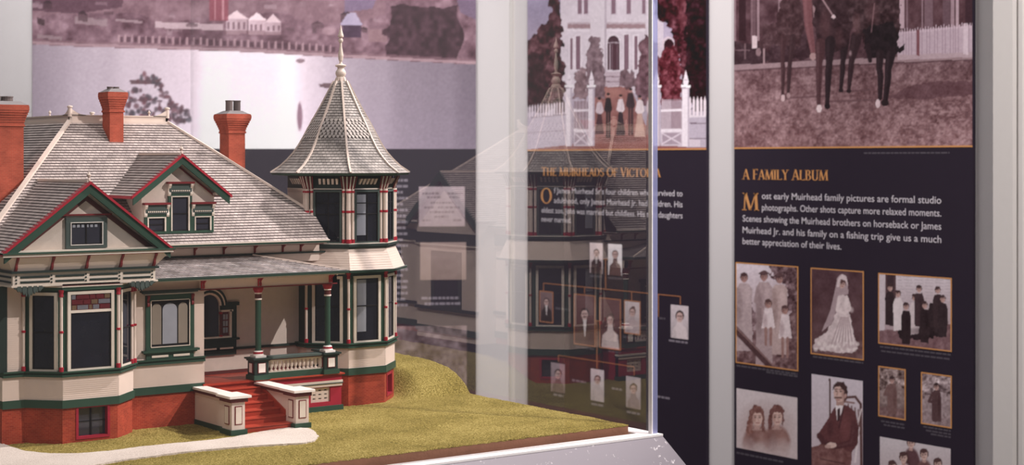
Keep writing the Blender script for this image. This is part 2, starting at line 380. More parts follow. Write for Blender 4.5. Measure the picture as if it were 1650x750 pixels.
def text(w, s, x0, x1, ybase, xh, cap_px, m, parent, name, yat=None, bold=0):
    """one line of lettering fitted between x0 and x1, baseline through (x0|yat, ybase)"""
    a0, _ = w.at(x0, ybase, PT); a1, _ = w.at(x1, ybase, PT); _, z = w.at(x1 if yat is None else yat, ybase, PT)
    _, zt = w.at(x1 if yat is None else yat, ybase-cap_px, PT)
    cu = bpy.data.curves.new('line', 'FONT'); cu.body = s; cu.size = 1; cu.offset = bold; cu.resolution_u = 3
    ob = bpy.data.objects.new('line', cu); COL.objects.link(ob); dg = bpy.context.evaluated_depsgraph_get(); dg.update()
    me = bpy.data.meshes.new_from_object(ob.evaluated_get(dg)); bpy.data.objects.remove(ob)
    n = len(me.vertices); v = np.zeros(n*3); me.vertices.foreach_get('co', v); v = v.reshape(-1, 3)
    sx = (a1-a0)/(v[:, 0].max()-v[:, 0].min()); sz = (zt-z)/.729
    A = a0+(v[:, 0]-v[:, 0].min())*sx; Zv = z+v[:, 1]*sz; o = np.array(w.P+w.n*(PT+.0008)); org = np.array(parent['org'])
    P = np.stack([o[0]+w.r.x*A, o[1]+w.r.y*A, Zv], 1)-org
    me.vertices.foreach_set('co', P.ravel()); me.materials.clear(); me.materials.append(MATS[m]); me.update()
    o2 = bpy.data.objects.new(name, me); COL.objects.link(o2); o2.parent = parent; o2['org'] = tuple(org); return o2
def joinmesh(obs):
    """several line meshes of one paragraph become one mesh"""
    vs, fs, k = [], [], 0
    for o in obs:
        vs += [tuple(v.co) for v in o.data.vertices]; fs += [[i+k for i in p.vertices] for p in o.data.polygons]; k = len(vs)
    me = bpy.data.meshes.new('paragraph'); me.from_pydata(vs, [], fs); me.materials.append(obs[0].data.materials[0])
    n = bpy.data.objects.new('paragraph', me); COL.objects.link(n); n.parent = obs[0].parent; n['org'] = tuple(obs[0]['org'])
    for o in obs: bpy.data.objects.remove(o)
    return n
# roman capitals drawn as thick and thin strokes with serifs: (strokes (x0,y0,x1,y1,width), arcs (cx,cy,rx,ry,deg0,deg1), serifs x,y), advance
TK, TN = .15, .06
GL = {
 'T': ([(.35, 0, .35, 1, TK), (0, .97, .7, .97, TN)], [], [(.35, 0), (.03, .9, 1), (.67, .9, 1)], .74),
 'H': ([(.13, 0, .13, 1, TK), (.67, 0, .67, 1, TK), (.13, .52, .67, .52, TN)], [], [(.13, 0), (.13, 1), (.67, 0), (.67, 1)], .84),
 'E': ([(.13, 0, .13, 1, TK), (.1, .97, .52, .97, TN), (.1, .52, .46, .52, TN), (.1, .03, .55, .03, TN)], [], [(.13, 0), (.13, 1), (.52, .92, 1), (.55, .08, 1)], .62),
 'M': ([(.1, 0, .16, 1, TN), (.16, 1, .48, .02, TK), (.48, .02, .82, 1, TN), (.82, 1, .88, 0, TK)], [], [(.1, 0), (.88, 0), (.14, 1), (.84, 1)], .98),
 'U': ([(.13, .3, .13, 1, TK), (.63, .3, .63, 1, TN)], [(.38, .3, .25, .29, 180, 360)], [(.13, 1), (.63, 1)], .76),
 'I': ([(.13, 0, .13, 1, TK)], [], [(.13, 0), (.13, 1)], .28),
 'R': ([(.13, 0, .13, 1, TK), (.35, .5, .68, 0, TK)], [(.3, .74, .24, .24, -90, 90)], [(.13, 0), (.13, 1), (.7, 0)], .72),
 'A': ([(.06, 0, .36, 1, TN), (.36, 1, .68, 0, TK), (.16, .33, .56, .33, TN)], [], [(.06, 0), (.68, 0)], .74),
 'D': ([(.13, 0, .13, 1, TK), (.1, .97, .35, .97, TN), (.1, .03, .35, .03, TN)], [(.33, .5, .37, .47, -90, 90)], [(.13, 0), (.13, 1)], .8),
 'S': ([], [(.28, .74, .2, .23, 20, 270), (.28, .27, .23, .24, -170, 90)], [(.46, .84, 1), (.06, .16, 1)], .56),
 'O': ([], [(.43, .5, .37, .48, 0, 360)], [], .86),
 'F': ([(.13, 0, .13, 1, TK), (.1, .97, .52, .97, TN), (.1, .52, .46, .52, TN)], [], [(.13, 0), (.13, 1), (.52, .92, 1)], .58),
 'V': ([(.05, 1, .36, 0, TK), (.36, 0, .66, 1, TN)], [], [(.05, 1), (.66, 1)], .72),
 'C': ([], [(.42, .5, .36, .48, 45, 315)], [(.68, .8, 1), (.68, .2, 1)], .74),
 'Y': ([(.06, 1, .34, .48, TK), (.62, 1, .34, .48, TN), (.34, .48, .34, 0, TK)], [], [(.34, 0), (.06, 1), (.62, 1)], .68),
 'L': ([(.13, 0, .13, 1, TK), (.1, .03, .56, .03, TN)], [], [(.13, 0), (.13, 1), (.56, .08, 1)], .6),
 'B': ([(.13, 0, .13, 1, TK)], [(.28, .75, .22, .22, -90, 90), (.3, .27, .27, .25, -90, 90)], [(.13, 0), (.13, 1)], .66),
 ' ': ([], [], [], .34)}
def roman(w, s, x0, x1, ybase, cap_px, m, parent, name, xat=None, small=1.0):
    a0, _ = w.at(x0, ybase, PT); a1, _ = w.at(x1, ybase, PT); _, z0 = w.at(xat or x0, ybase, PT); _, z1 = w.at(xat or x0, ybase-cap_px, PT)
    caps = [1.0 if (i == 0 or s[i-1] == ' ') else small for i in range(len(s))]
    tot = sum((GL[ch][3]+.06)*k for ch, k in zip(s, caps))-.06; sx = (a1-a0)/tot; sz = z1-z0; mb = MB(m); cur = 0
    def quad(p): mb.prism([w.pt(a0+x*sx, z0+y*sz, PT-.0003) for x, y in p], [w.pt(a0+x*sx, z0+y*sz, PT+.001) for x, y in p])
    def stroke(xa, ya, xb, yb, wd):
        if abs(ya-yb) < .01: quad([(xa, ya-wd/2), (xb, ya-wd/2), (xb, ya+wd/2), (xa, ya+wd/2)])
        else:
            if ya > yb: xa, ya, xb, yb = xb, yb, xa, ya
            quad([(xa-wd/2, ya), (xa+wd/2, ya), (xb+wd/2, yb), (xb-wd/2, yb)])
    for ch, k in zip(s, caps):
        st, ar, se, adv = GL[ch]
        for (xa, ya, xb, yb, wd) in st: stroke(cur+xa*k, ya*k, cur+xb*k, yb*k, wd)
        for (cx, cy, rx, ry, d0, d1) in ar:
            nseg = max(8, int(abs(d1-d0)/18)); prev = None
            for i in range(nseg+1):
                an = math.radians(d0+(d1-d0)*i/nseg); wd = TN+(TK-TN)*abs(math.cos(an))
                o_ = (cur+(cx+(rx+wd/2)*math.cos(an))*k, (cy+(ry+TN/2)*math.sin(an))*k); i_ = (cur+(cx+(rx-wd/2)*math.cos(an))*k, (cy+(ry-TN/2)*math.sin(an))*k)
                if prev: quad([prev[1], prev[0], o_, i_])
                prev = (o_, i_)
        for q in se:
            if len(q) == 3: quad([(cur+q[0]*k-.025, q[1]*k-.08), (cur+q[0]*k+.025, q[1]*k-.08), (cur+q[0]*k+.025, q[1]*k+.08), (cur+q[0]*k-.025, q[1]*k+.08)])
            else:
                yb = q[1]*k; lo, hi = (yb, yb+.05) if q[1] == 0 else (yb-.05, yb)
                quad([(cur+q[0]*k-.14, lo), (cur+q[0]*k+.14, lo), (cur+q[0]*k+.14, hi), (cur+q[0]*k-.14, hi)])
        cur += (adv+.06)*k
    return mb.build(name, parent)
# ------------------------------------------------------------------ what the photographs on the panels show
def mural(k):
    X, Y = k.X, k.Y
    shore = np.interp(X, [40, 120, 400, 550, 740, 800], [71, 75, 84, 93, 103, 106])
    k.gradv(60, (168, 158, 166), 240, (182, 172, 182))
    xs = np.interp(X, [50, 110, 200, 300, 330, 380, 470, 495, 560, 660, 770], [-8, 4, 24, 40, 58, 62, 62, 40, 0, -26, -42]); k.c = np.clip(k.c+xs[:, None]*np.array([.95, .92, .9]), 0, 250)  # glare of the case glass over the middle water, painted into the ink
    k.c -= (vnoise(X, Y*.1, 26, 4)*12)[:, None]
    k.ell(483, 188, 5, 26, (120, 92, 104), .7, .5); k.ell(484, 98, 8, 4, (120, 100, 106), .7, .4)
    for x0, x1, y in ((208, 258, 132), (513, 536, 138)): k.poly([(x0, y-3), (x1, y-4), (x1-4, y+4), (x0+3, y+3)], (112, 94, 98), .9)
    k.line([(258, 128), (250, 140)], 4, (112, 94, 98), .7)
    for _ in range(150):                                # foliage in front of the water
        t_ = random.random(); x = 208+t_*90+random.gauss(0, 8); y = 192-random.random()*(62*math.exp(-((x-238)/34)**2)+22)
        k.ell(x, y+6, random.uniform(2.5, 6), random.uniform(2.5, 6), (112+random.uniform(-18, 12), 92, 98), .75, .7)
    up = Y < shore
    k.fill(up, (128, 106, 114)); n = vnoise(X, Y, 22, 1)*.5+vnoise(X, Y, 9, 2)*.35+vnoise(X, Y, 4, 3)*.15
    k.c = np.where(up[:, None], k.c+((n-.5)*90)[:, None], k.c)
    k.fill(up & (Y < 16+vnoise(X, Y, 60, 5)*26) & (X < 620), (140, 118, 124), .55)
    k.poly([(40, -5), (200, -5), (196, 12), (120, 22), (40, 16)], (96, 74, 84), .7)
    for x0, y0, x1, y1, c in ((250, 37, 360, 47, 186), (120, 29, 172, 40, 152), (60, 30, 72, 40, 84), (186, 32, 230, 36, 160), (60, 57, 100, 63, 150)): k.poly([(x0, y0-2), (x1, y0+2), (x1, y1+2), (x0, y1-2)], (c, c-16, c-12), .8)
    rr = random.Random(3)
    for _ in range(90):                                 # scattered roofs and walls of the town
        x, y = rr.uniform(50, 610), rr.uniform(-150, 52); w_, h_ = rr.uniform(6, 22), rr.uniform(4, 12); c = rr.choice((92, 104, 148, 160, 172)); q = rr.uniform(.35, .75)
        k.poly([(x, y), (x+w_, y+1), (x+w_, y+h_), (x, y+h_-1)], (c, c-18, c-12), q)
        if rr.random() < .4: k.poly([(x-1, y), (x+w_/2, y-h_*.6), (x+w_+1, y+1)], (c-30, c-46, c-40), q)
    for x in ():
        k.poly([(x, 28), (x+17, 15), (x+34, 28)], (208, 190, 192), .9); k.rect(x+3, 28, x+30, 54, (190, 170, 174), .9)
        for q in (8, 20): k.rect(x+q, 34, x+q+6, 44, (112, 92, 100), .8)
    for x0, x1, yb, yt, c in ((364, 398, 55, 30, 192), (400, 428, 56, 33, 204), (428, 452, 57, 36, 186)):   # white gabled houses above the wharf
        m_ = (x0+x1)/2; k.rect(x0, yt, x1, yb, (c, c-18, c-12), .85); k.poly([(x0-2, yt), (m_, yt-13), (x1+2, yt)], (c+22, c+4, c+8), .9); k.rect(m_, yt, x1, yb, (c-28, c-48, c-42), .45)
        for q in np.arange(x0+3, x1-4, 8): k.rect(q, yt+6, q+3.4, yb-7, (116, 94, 102), .75)
        k.rect(x0-3, yb-6, x1+3, yb, (124, 100, 106), .5)
    k.rect(338, -60, 368, 34, (142, 88, 98), .75)
    for x in (345, 358): k.rect(x, -60, x+3, 32, (196, 164, 168), .6)
    k.poly([(548, 40), (560, 22), (572, 20), (584, 40)], (170, 164, 182), .85); k.rect(552, 40, 582, 60, (82, 66, 84), .8)
    k.ell(530, 50, 13, 8, (168, 146, 152), .7, .6); k.rect(594, 47, 624, 68, (142, 120, 124), .85)
    k.poly([(555, -5), (608, -5), (600, 14), (556, 20)], (126, 116, 138), .7)
    tr = (X > 612+vnoise(X, Y, 12, 7)*22) & (X < 742-6*np.sin(Y*.08)) & up & (Y > 4+vnoise(X, Y, 16, 8)*12)
    k.fill(tr, (78, 58, 66), .85); k.noise(14, 7, 9, tr)
    k.poly([(735, -5), (775, -5), (775, 36), (742, 20)], (122, 110, 128), .8)
    band = up & (Y > shore-9); k.fill(band, (142, 120, 126), .55)
    for x in range(190, 540, 11):                       # piles of the wharf
        ys = float(np.interp(x, [40, 400, 550], [70, 84, 93])); k.rect(x, ys-20, x+2.5, ys-8, (176, 154, 158), .7); k.rect(x+3, ys-17, x+9, ys-8, (88, 68, 76), .6)
    k.fill((np.abs(Y-shore+3) < 2.2), (172, 152, 156), .7)
    k.noise(5, 2.2, 3); k.c = np.clip((k.c-128)*1.45+122, 8, 250)
def gates(k):
    X, Y = k.X, k.Y
    k.gradv(0, (160, 152, 172), 120, (178, 168, 180)); k.noise(8, 30, 1)
    k.rect(903, -80, 1056, 150, (208, 199, 208)); k.rect(1040, 31, 1069, 150, (196, 187, 196)); k.rect(903, -80, 1056, 150, (226, 218, 222), .35); k.noise(7, 22, 2)
    k.rect(951, -80, 975, 140, (216, 208, 214), .7); k.rect(974, -80, 977, 120, (176, 164, 174), .6)
    for x0, x1 in ((931, 937), (941, 947), (985, 992), (1010, 1016), (1035, 1040)): k.rect(x0-1, -60, x1+1, 24, (190, 178, 188), .7); k.rect(x0, -60, x1, 22, (136, 110, 122), .85)
    for x0, x1 in ((914, 951), (977, 1040)): k.rect(x0, 36, x1, 39, (186, 172, 178), .8); k.rect(x0, 39, x1, 46, (150, 122, 126), .75); k.rect(x0, 47, x1, 51, (226, 218, 224), .7)
    for x0, x1, y0 in ((919, 923, 62), (928, 935, 58), (1006, 1013, 56), (1022, 1027, 58)): k.rect(x0-2, y0-2, x1+2, 114, (226, 218, 224), .8); k.rect(x0, y0, x1, 112, (126, 98, 110), .85)
    k.ell(988.5, 68, 11.5, 13, (222, 214, 220)); k.ell(988.5, 69, 9.5, 11.5, (92, 66, 76)); k.rect(977.5, 68, 999.5, 114, (222, 214, 220)); k.rect(979, 68, 998, 113, (98, 68, 78)); k.rect(982, 71, 983.6, 113, (190, 178, 186)); k.rect(986, 66, 987.2, 113, (150, 130, 140)); k.rect(979, 68, 998, 69.6, (190, 178, 186)); k.rect(994, 71, 995.4, 113, (150, 130, 140))
    k.poly([(975, 116), (999, 116), (1001, 139), (973, 139)], (196, 182, 190)); k.rect(974, 123, 1000, 124.5, (150, 130, 138)); k.rect(974, 131, 1000, 132.5, (150, 130, 138))
    k.poly([(955, 140), (1016, 140), (1052, 232), (1052, 243), (900, 243), (948, 232)], (158, 116, 112)); k.noise(10, 7, 3, (Y > 141)); k.ell(985, 150, 26, 10, (184, 142, 134), .7, 1)
    k.wob([(944, 150), (945, 90), (950, 64), (958, 55), (966, 62), (972, 90), (975, 140), (972, 160)], (132, 112, 118), .92, 3, 8, 1, 22)
    k.wob([(924, 160), (928, 118), (936, 104), (944, 112), (946, 160)], (140, 118, 122), .9, 3, 7, 2, 20)
    k.wob([(1024, 160), (1030, 90), (1036, 55), (1044, 60), (1056, 66), (1066, 100), (1070, 130), (1060, 170), (1028, 168)], (118, 88, 96), .92, 4, 9, 3, 26)
    k.wob([(998, 142), (999, 120), (1006, 112), (1014, 120), (1018, 108), (1024, 122), (1026, 142)], (112, 88, 94), .85, 3, 6, 4, 20)
    k.wob([(846, 180), (846, 68), (858, 58), (870, 40), (884, 36), (892, -60), (902, -60), (904, 60), (908, 120), (911, 182)], (88, 56, 62), 1, 6, 11, 5, 34)
    k.wob([(846, 180), (846, 96), (866, 84), (880, 100), (880, 180)], (64, 38, 44), .6, 5, 10, 6, 14); k.wob([(886, 90), (894, 56), (900, 58), (894, 96)], (150, 124, 126), .5, 3, 6, 7)
    k.wob([(1050, -80), (1145, -80), (1145, 170), (1100, 170), (1090, 80), (1076, 40), (1052, 26)], (86, 48, 56), 1, 6, 11, 8, 36)
    k.wob([(1106, -80), (1145, -80), (1145, 175), (1112, 175), (1104, 80)], (56, 32, 40), .8, 5, 9, 9, 18); k.wob([(1088, -70), (1100, -70), (1104, 40), (1094, 50)], (134, 92, 98), .5, 4, 7, 10)
    k.ell(1077, 70, 10, 11, (206, 192, 198), .8); k.ell(1078, 73, 8, 10, (70, 44, 52)); k.rect(1070, 74, 1086, 100, (84, 52, 60), .9)
    k.wob([(1062, 165), (1064, 100), (1072, 76), (1084, 72), (1096, 90), (1100, 165)], (112, 62, 70), .95, 4, 7, 11, 32)
    k.poly([(845, 232), (1140, 232), (1140, 245), (845, 245)], (148, 100, 94), .85)
    k.poly([(845, 188), (912, 182), (912, 234), (845, 242)], (192, 183, 194)); k.line([(845, 190), (912, 184)], 2, (150, 136, 144)); k.line([(845, 215), (912, 210)], .8, (164, 152, 162))
    for x in np.arange(848, 912, 4.4): yy = 190-(x-850)*.1; k.poly([(x, yy), (x, yy-17), (x+1.3, yy-21), (x+2.6, yy-17), (x+2.6, yy)], (218, 208, 216))
    for x in np.arange(1110, 1140, 6): k.poly([(x, 188), (x, 162), (x+1.9, 155), (x+3.8, 162), (x+3.8, 188)], (222, 212, 218))
    k.rect(1106, 186, 1140, 238, (186, 177, 188)); k.rect(1106, 186, 1140, 189, (216, 208, 214)); k.rect(1106, 198, 1140, 199.6, (134, 120, 130)); k.rect(1106, 223, 1140, 224.6, (134, 120, 130)); k.rect(1106, 225, 1128, 236, (206, 196, 204))
    for x0, x1 in ((924, 948), (1065, 1099)):
        k.rect(x0, 178, x1, 236, (200, 190, 198)); k.rect(x0+1, 163, x1-1, 208, (146, 124, 132))
        for x in np.arange(x0+1.5, x1-1, 2.7): k.rect(x, 160, x+1.3, 208, (206, 196, 204), .85)
        k.rect(x0, 176, x1, 180, (224, 216, 222)); k.rect(x0, 208, x1, 213, (222, 214, 220)); k.rect(x0+2, 214, x1-2, 233, (170, 156, 166)); k.line([(x0+2, 215), (x1-2, 232)], 2, (214, 204, 212)); k.line([(x0+2, 232), (x1-2, 215)], 2, (214, 204, 212))
    for x, w in ((917, 5), (953, 5), (1058, 5.5), (1105, 6)):
        k.rect(x-w, 140, x+w, 236, (224, 216, 222)); k.rect(x-w-2, 137, x+w+2, 141, (236, 229, 233)); k.rect(x-w-1, 141, x+w+1, 143, (176, 164, 174))
        k.poly([(x-3.2, 137), (x-4.6, 131), (x-3, 125), (x, 113), (x+3, 125), (x+4.6, 131), (x+3.2, 137)], (228, 220, 226)); k.rect(x-3, 128, x+3, 129.4, (180, 168, 178)); k.rect(x+w*.45, 143, x+w, 236, (184, 173, 184), .8)
    def person(x, y, h, top, bot, w=7, skirt=False):
        m_ = y+h*.40
        k.poly([(x-w*.55, y+5), (x-w*.2, y+3.4), (x+w*.2, y+3.4), (x+w*.55, y+5), (x+w*.95, m_-4), (x+w*.5, m_), (x-w*.5, m_), (x-w*.95, m_-4)], top)
        if skirt: k.poly([(x-w*.45, m_), (x+w*.45, m_), (x+w*1.1, y+h), (x-w*1.1, y+h)], bot)
        else: k.rect(x-w*.52, m_-1, x-w*.06, y+h, bot); k.rect(x+w*.06, m_-1, x+w*.52, y+h, bot)
        k.ell(x, y, 2.7, 3.6, (190, 150, 144)); k.ell(x, y-2.2, 3, 2.2, (66, 44, 48)); k.ell(x+w*.3, y+h*.2, w*.3, h*.16, tuple(max(0, c-26) for c in top), .6, 1)
    k.ell(1000, 224, 50, 7, (110, 72, 72), .6, 1)
    person(966, 161, 56, (208, 194, 200), (96, 66, 72), 7, True); person(980, 154, 68, (62, 46, 52), (64, 46, 52)); person(1000, 156, 62, (222, 210, 214), (74, 56, 64), 7, True)
    person(1016, 146, 72, (78, 56, 62), (90, 64, 68), 8); person(1031, 158, 62, (226, 214, 216), (198, 170, 160), 8, True); person(1046, 158, 60, (196, 182, 186), (160, 134, 130), 6, True)
    k.noise(6, 2.2, 5); k.c = np.clip((k.c-128)*1.28+116, 6, 250)
def riders(k):
    X, Y = k.X, k.Y
    k.fill(np.ones(X.size, bool), (84, 60, 66)); k.noise(18, 14, 1); k.noise(10, 5, 3)
    for x, w, c in ((1183, 2.5, 150), (1190, 12, 46), (1210, 2.5, 128), (1213, 5, 108), (1220, 4, 160), (1254, 6, 150)): k.rect(x, -80, x+w, 66, (c, c-22, c-16), .8)
    k.wob([(1183, 112), (1183, 66), (1200, 70), (1218, 72), (1240, 84), (1240, 100)], (62, 44, 50), .9, 2, 8, 2, 10); k.rect(1183, 80, 1208, 82, (120, 98, 104), .8); k.rect(1199, 70, 1202, 96, (130, 108, 112), .7); k.rect(1212, 58, 1220, 78, (196, 178, 182)); k.ell(1222, 84, 4, 7, (150, 126, 130), .8)
    k.line([(1231, 104), (1231, 72), (1262, 72)], 2.6, (160, 136, 140)); k.wob([(1238, 100), (1240, 60), (1300, 52), (1312, 96)], (66, 46, 52), .8, 4, 9, 3, 14)
    k.rect(1452, -80, 1570, 46, (90, 64, 70)); k.noise(14, 8, 8, (X > 1450) & (Y < 46))
    for x, w, c in ((1450, 7, 196), (1460, 3, 140), (1485, 2, 150), (1489, 14, 124), (1519, 12, 106), (1532, 6, 166), (1540, 5, 190), (1555, 14, 60)): k.rect(x, -80, x+w, 46, (c, c-22, c-14), .85)
    gy = np.interp(X, [1183, 1260, 1330, 1570], [113, 109, 105, 95]); g = Y > gy
    t_ = np.clip((Y-100)/140, 0, 1)[:, None]; k.c = np.where(g[:, None], np.array([116, 90, 94.])*(1-t_)+np.array([146, 114, 116.])*t_, k.c)
    k.noise(20, 8, 4, g); k.noise(18, 3.4, 6, g); k.noise(14, 30, 8, g); k.noise(12, 1.8, 9, g)
    stones = vnoise(X, Y*1.6, 5, 12); k.fill((stones > .72) & g & (Y > 165) & (X > 1400+(230-Y)), (176, 148, 150), .5); k.fill((stones < .25) & g & (Y > 150), (92, 66, 70), .35)
    k.fill((np.abs(Y-gy+4) < 4.2) & (X > 1182), (160, 138, 142), .85); k.fill((np.abs(Y-gy-1.5) < 1.3), (84, 60, 66), .6)
    k.poly([(1446, 52), (1570, 40), (1570, 88), (1446, 92)], (182, 164, 174))
    for x in np.arange(1447, 1570, 4.2): yy = 52-(x-1446)*.096; k.rect(x, yy, x+.9, 91, (138, 114, 126), .6); k.poly([(x+.9, yy+3), (x+2.4, yy-6), (x+4.1, yy+3)], (196, 178, 188))
    k.poly([(1446, 89), (1570, 84), (1570, 92), (1446, 97)], (174, 154, 160)); k.rect(1477, 48, 1482, 90, (120, 78, 84)); k.rect(1552, 38, 1560, 88, (206, 190, 198), .8)
    sh = poly_mask(X+(vnoise(X, Y, 10, 2)-.5)*10, Y+(vnoise(X, Y, 8, 3)-.5)*6, [(1420, 160), (1470, 140), (1500, 132), (1572, 130), (1572, 154), (1480, 160)]); k.fill(sh & g, (88, 60, 66), .62)
    for x0, x1, y in ((1262, 1330, 158), (1330, 1412, 164), (1355, 1400, 148)): k.line([(x0, y), (x1, y-3)], 3, (98, 72, 76), .7)
    D = (46, 31, 36); B = (86, 58, 62)
    k.wob([(1248, 72), (1250, 24), (1262, 0), (1290, -6), (1296, 40), (1290, 74)], (74, 52, 56), 1, 3, 9, 4, 16); k.wob([(1225, 74), (1228, 44), (1248, 34), (1254, 74)], (78, 56, 60), .8, 4, 8, 5, 14)
    k.limb([(1262, 60), (1261, 100), (1262, 112), (1261, 152)], [10, 6, 7, 4.2], (70, 47, 51), 14); k.limb([(1278, 60), (1273, 100), (1272, 110), (1270, 150)], [10, 6, 7, 4.2], (62, 42, 46), 12); k.ell(1261.5, 158, 3.2, 5.5, (196, 172, 174)); k.ell(1270.5, 154, 3, 4.6, (164, 138, 140))
    k.limb([(1300, -10), (1303, 40), (1310, 84)], [15, 13, 8], (116, 78, 82), 12); k.ell(1310, 91, 5.5, 6, (166, 138, 138)); k.limb([(1312, 10), (1314, 40)], [5, 4], (150, 124, 128))
    k.limb([(1362, 60), (1358, 102), (1358, 112), (1355, 142)], [15, 7, 8, 5], D, 10); k.limb([(1380, 60), (1372, 100), (1371, 110), (1368, 143)], [18, 8, 9, 5], (54, 36, 41), 12); k.ell(1355, 146, 4, 3.4, D); k.ell(1368, 147, 4, 3.4, D)
    k.wob([(1312, -90), (1372, -90), (1374, 40), (1366, 74), (1344, 82), (1318, 78), (1310, 40)], (62, 42, 47), 1, 3, 10, 6, 14); k.ell(1330, 40, 12, 34, (92, 64, 68), .7, 1); k.ell(1352, 60, 9, 20, (84, 57, 61), .6, 1)
    k.wob([(1366, -90), (1450, -90), (1452, 20), (1446, 60), (1420, 84), (1392, 70), (1372, 30)], (66, 46, 50), 1, 4, 10, 7, 22); k.ell(1405, 20, 14, 24, (104, 76, 80), .6, 1); k.ell(1380, 38, 8, 22, (120, 90, 92), .55, 1)
    k.limb([(1322, 70), (1320, 104), (1320, 116), (1319, 166)], [17, 9, 10, 5.6], (78, 52, 56), 16); k.limb([(1338, 66), (1336, 104), (1335, 116), (1333, 166)], [17, 9.5, 10.5, 6], D, 12); k.ell(1320, 175, 4.2, 6.4, (220, 202, 204)); k.ell(1333, 171, 4.6, 5.2, (40, 27, 31))
    k.wob([(1390, 44), (1440, 34), (1450, 62), (1446, 84), (1424, 94), (1404, 92), (1392, 74)], (38, 26, 31), 1, 2.5, 8, 9, 8); k.limb([(1398, 74), (1402, 98)], [9, 6], D); k.poly([(1440, 80), (1452, 76), (1458, 70), (1457, 80), (1450, 86)], (36, 24, 29)); k.poly([(1445, 66), (1448, 64), (1452, 72), (1447, 75)], (176, 156, 164))
    k.limb([(1418, 86), (1417, 112), (1419, 124), (1418, 158)], [13, 9, 9.5, 6.5], D, 12); k.limb([(1436, 84), (1431, 112), (1431, 124), (1427, 160)], [16, 10, 10.5, 7.5], (42, 28, 33), 14); k.ell(1414.5, 167, 3.6, 7, (206, 186, 190)); k.ell(1426, 166, 6.4, 5.4, (44, 30, 34))
    k.line([(1322, -6), (1342, 25)], 2, (170, 144, 148)); k.ell(1343, 27, 3.2, 3, (206, 186, 190)); k.line([(1409, 6), (1404, 52)], 1.6, (150, 120, 124), .7); k.ell(1370, 86, 3, 6, (176, 154, 158), .8, 1)
    k.noise(6, 2.2, 7); k.c = np.clip((k.c-128)*1.08+126, 6, 250)
def bust(x0, y0, x1, y1, bg=(196, 184, 188), coat=(70, 50, 54), hair=(64, 44, 46), long=False, beard=False, white=False, fs=.20, hy=.34, tie=False, updo=False, low=.56):
    w, h = x1-x0, y1-y0; cx = x0+w*.5; cy = y0+h*hy; fw = w*fs; fh = fw*1.32
    def f(k):
        k.gradv(y0, tuple(c+10 for c in bg), y1, tuple(c-26 for c in bg)); k.ell(cx+w*.3, y0+h*.3, w*.4, h*.4, tuple(min(255, c+16) for c in bg), .6, 1)
        sy = y0+h*low
        k.poly([(cx-fw*.6, cy+fh*.7), (cx+fw*.6, cy+fh*.7), (cx+fw*.9, sy-h*.03), (x1-w*.12, sy+h*.06), (x1-w*.04, y1+2), (x0+w*.04, y1+2), (x0+w*.12, sy+h*.06), (cx-fw*.9, sy-h*.03)], coat)
        k.ell(x0+w*.2, y1, w*.16, h*.4, tuple(c*.8 for c in coat), .5, 1)
        k.poly([(cx-fw*.45, cy+fh*.4), (cx+fw*.45, cy+fh*.4), (cx+fw*.5, cy+fh*1.15), (cx-fw*.5, cy+fh*1.15)], (176, 146, 142))
        if not white: k.poly([(cx-fw*.5, cy+fh*1.0), (cx+fw*.5, cy+fh*1.0), (cx+fw*.1, sy+h*.2), (cx-fw*.05, sy+h*.2)], (214, 204, 204))
        if tie: k.poly([(cx-fw*.14, cy+fh*1.05), (cx+fw*.14, cy+fh*1.05), (cx+fw*.2, sy+h*.16), (cx-fw*.1, sy+h*.16)], (48, 34, 38))
        k.ell(cx, cy-fh*.14, fw*1.14, fh*1.08, hair)
        if updo: k.ell(cx+fw*.25, cy-fh*1.0, fw*.7, fh*.5, hair)
        if long: k.ell(cx, cy+fh*.5, fw*1.35, fh*1.35, hair, .9)
        k.ell(cx-fw*.04, cy+fh*.14, fw*.88, fh*.96, (204, 174, 168)); k.ell(cx+fw*.5, cy+fh*.2, fw*.45, fh*.8, (160, 128, 124), .55, 1)
        for q in (-.40, .30): k.ell(cx+fw*q, cy+fh*.02, fw*.2, fh*.08, (88, 66, 68)); k.line([(cx+fw*(q-.22), cy-fh*.12), (cx+fw*(q+.2), cy-fh*.14)], .6, (104, 78, 78))
        k.line([(cx-fw*.04, cy+fh*.02), (cx-fw*.12, cy+fh*.38)], .7, (164, 132, 128)); k.line([(cx-fw*.3, cy+fh*.62), (cx+fw*.2, cy+fh*.62)], .9, (146, 102, 100))
        if beard: k.ell(cx-fw*.05, cy+fh*.56, fw*.5, fh*.13, hair, .9)
        k.noise(7, 2.2, 3)
    return f
def face(k, x, y, w, hair, skin=(206, 176, 170), d=0, cap=False):
    """a small head: hair, lit skin, shaded side, eyes, brows, nose and mouth; d turns it"""
    h = w*1.32
    k.ell(x, y-h*.12, w*1.16, h*1.08, hair); k.ell(x+d*w*.12, y+h*.14, w*.88, h*.95, skin); k.ell(x-w*.5+d*w*.2, y+h*.1, w*.4, h*.8, tuple(c-44 for c in skin), .6, 1)
    for q in (-.36, .34): k.ell(x+w*(q+d*.2), y+h*.04, w*.2, h*.09, (84, 62, 64)); k.line([(x+w*(q-.2+d*.2), y-h*.12), (x+w*(q+.2+d*.2), y-h*.14)], max(.6, w*.08), (96, 70, 70), .8)
    k.line([(x+d*w*.3, y), (x+d*w*.42, y+h*.36)], max(.6, w*.1), (164, 130, 126), .9); k.line([(x+w*(-.22+d*.25), y+h*.6), (x+w*(.24+d*.25), y+h*.6)], max(.7, w*.12), (140, 96, 94))
    k.ell(x-w*.1, y-h*.72, w*1.0, h*.45, hair)
    if cap: k.ell(x, y-h*.7, w*1.7, h*.32, (84, 60, 62)); k.ell(x, y-h*.95, w*1.0, h*.4, (96, 70, 72))
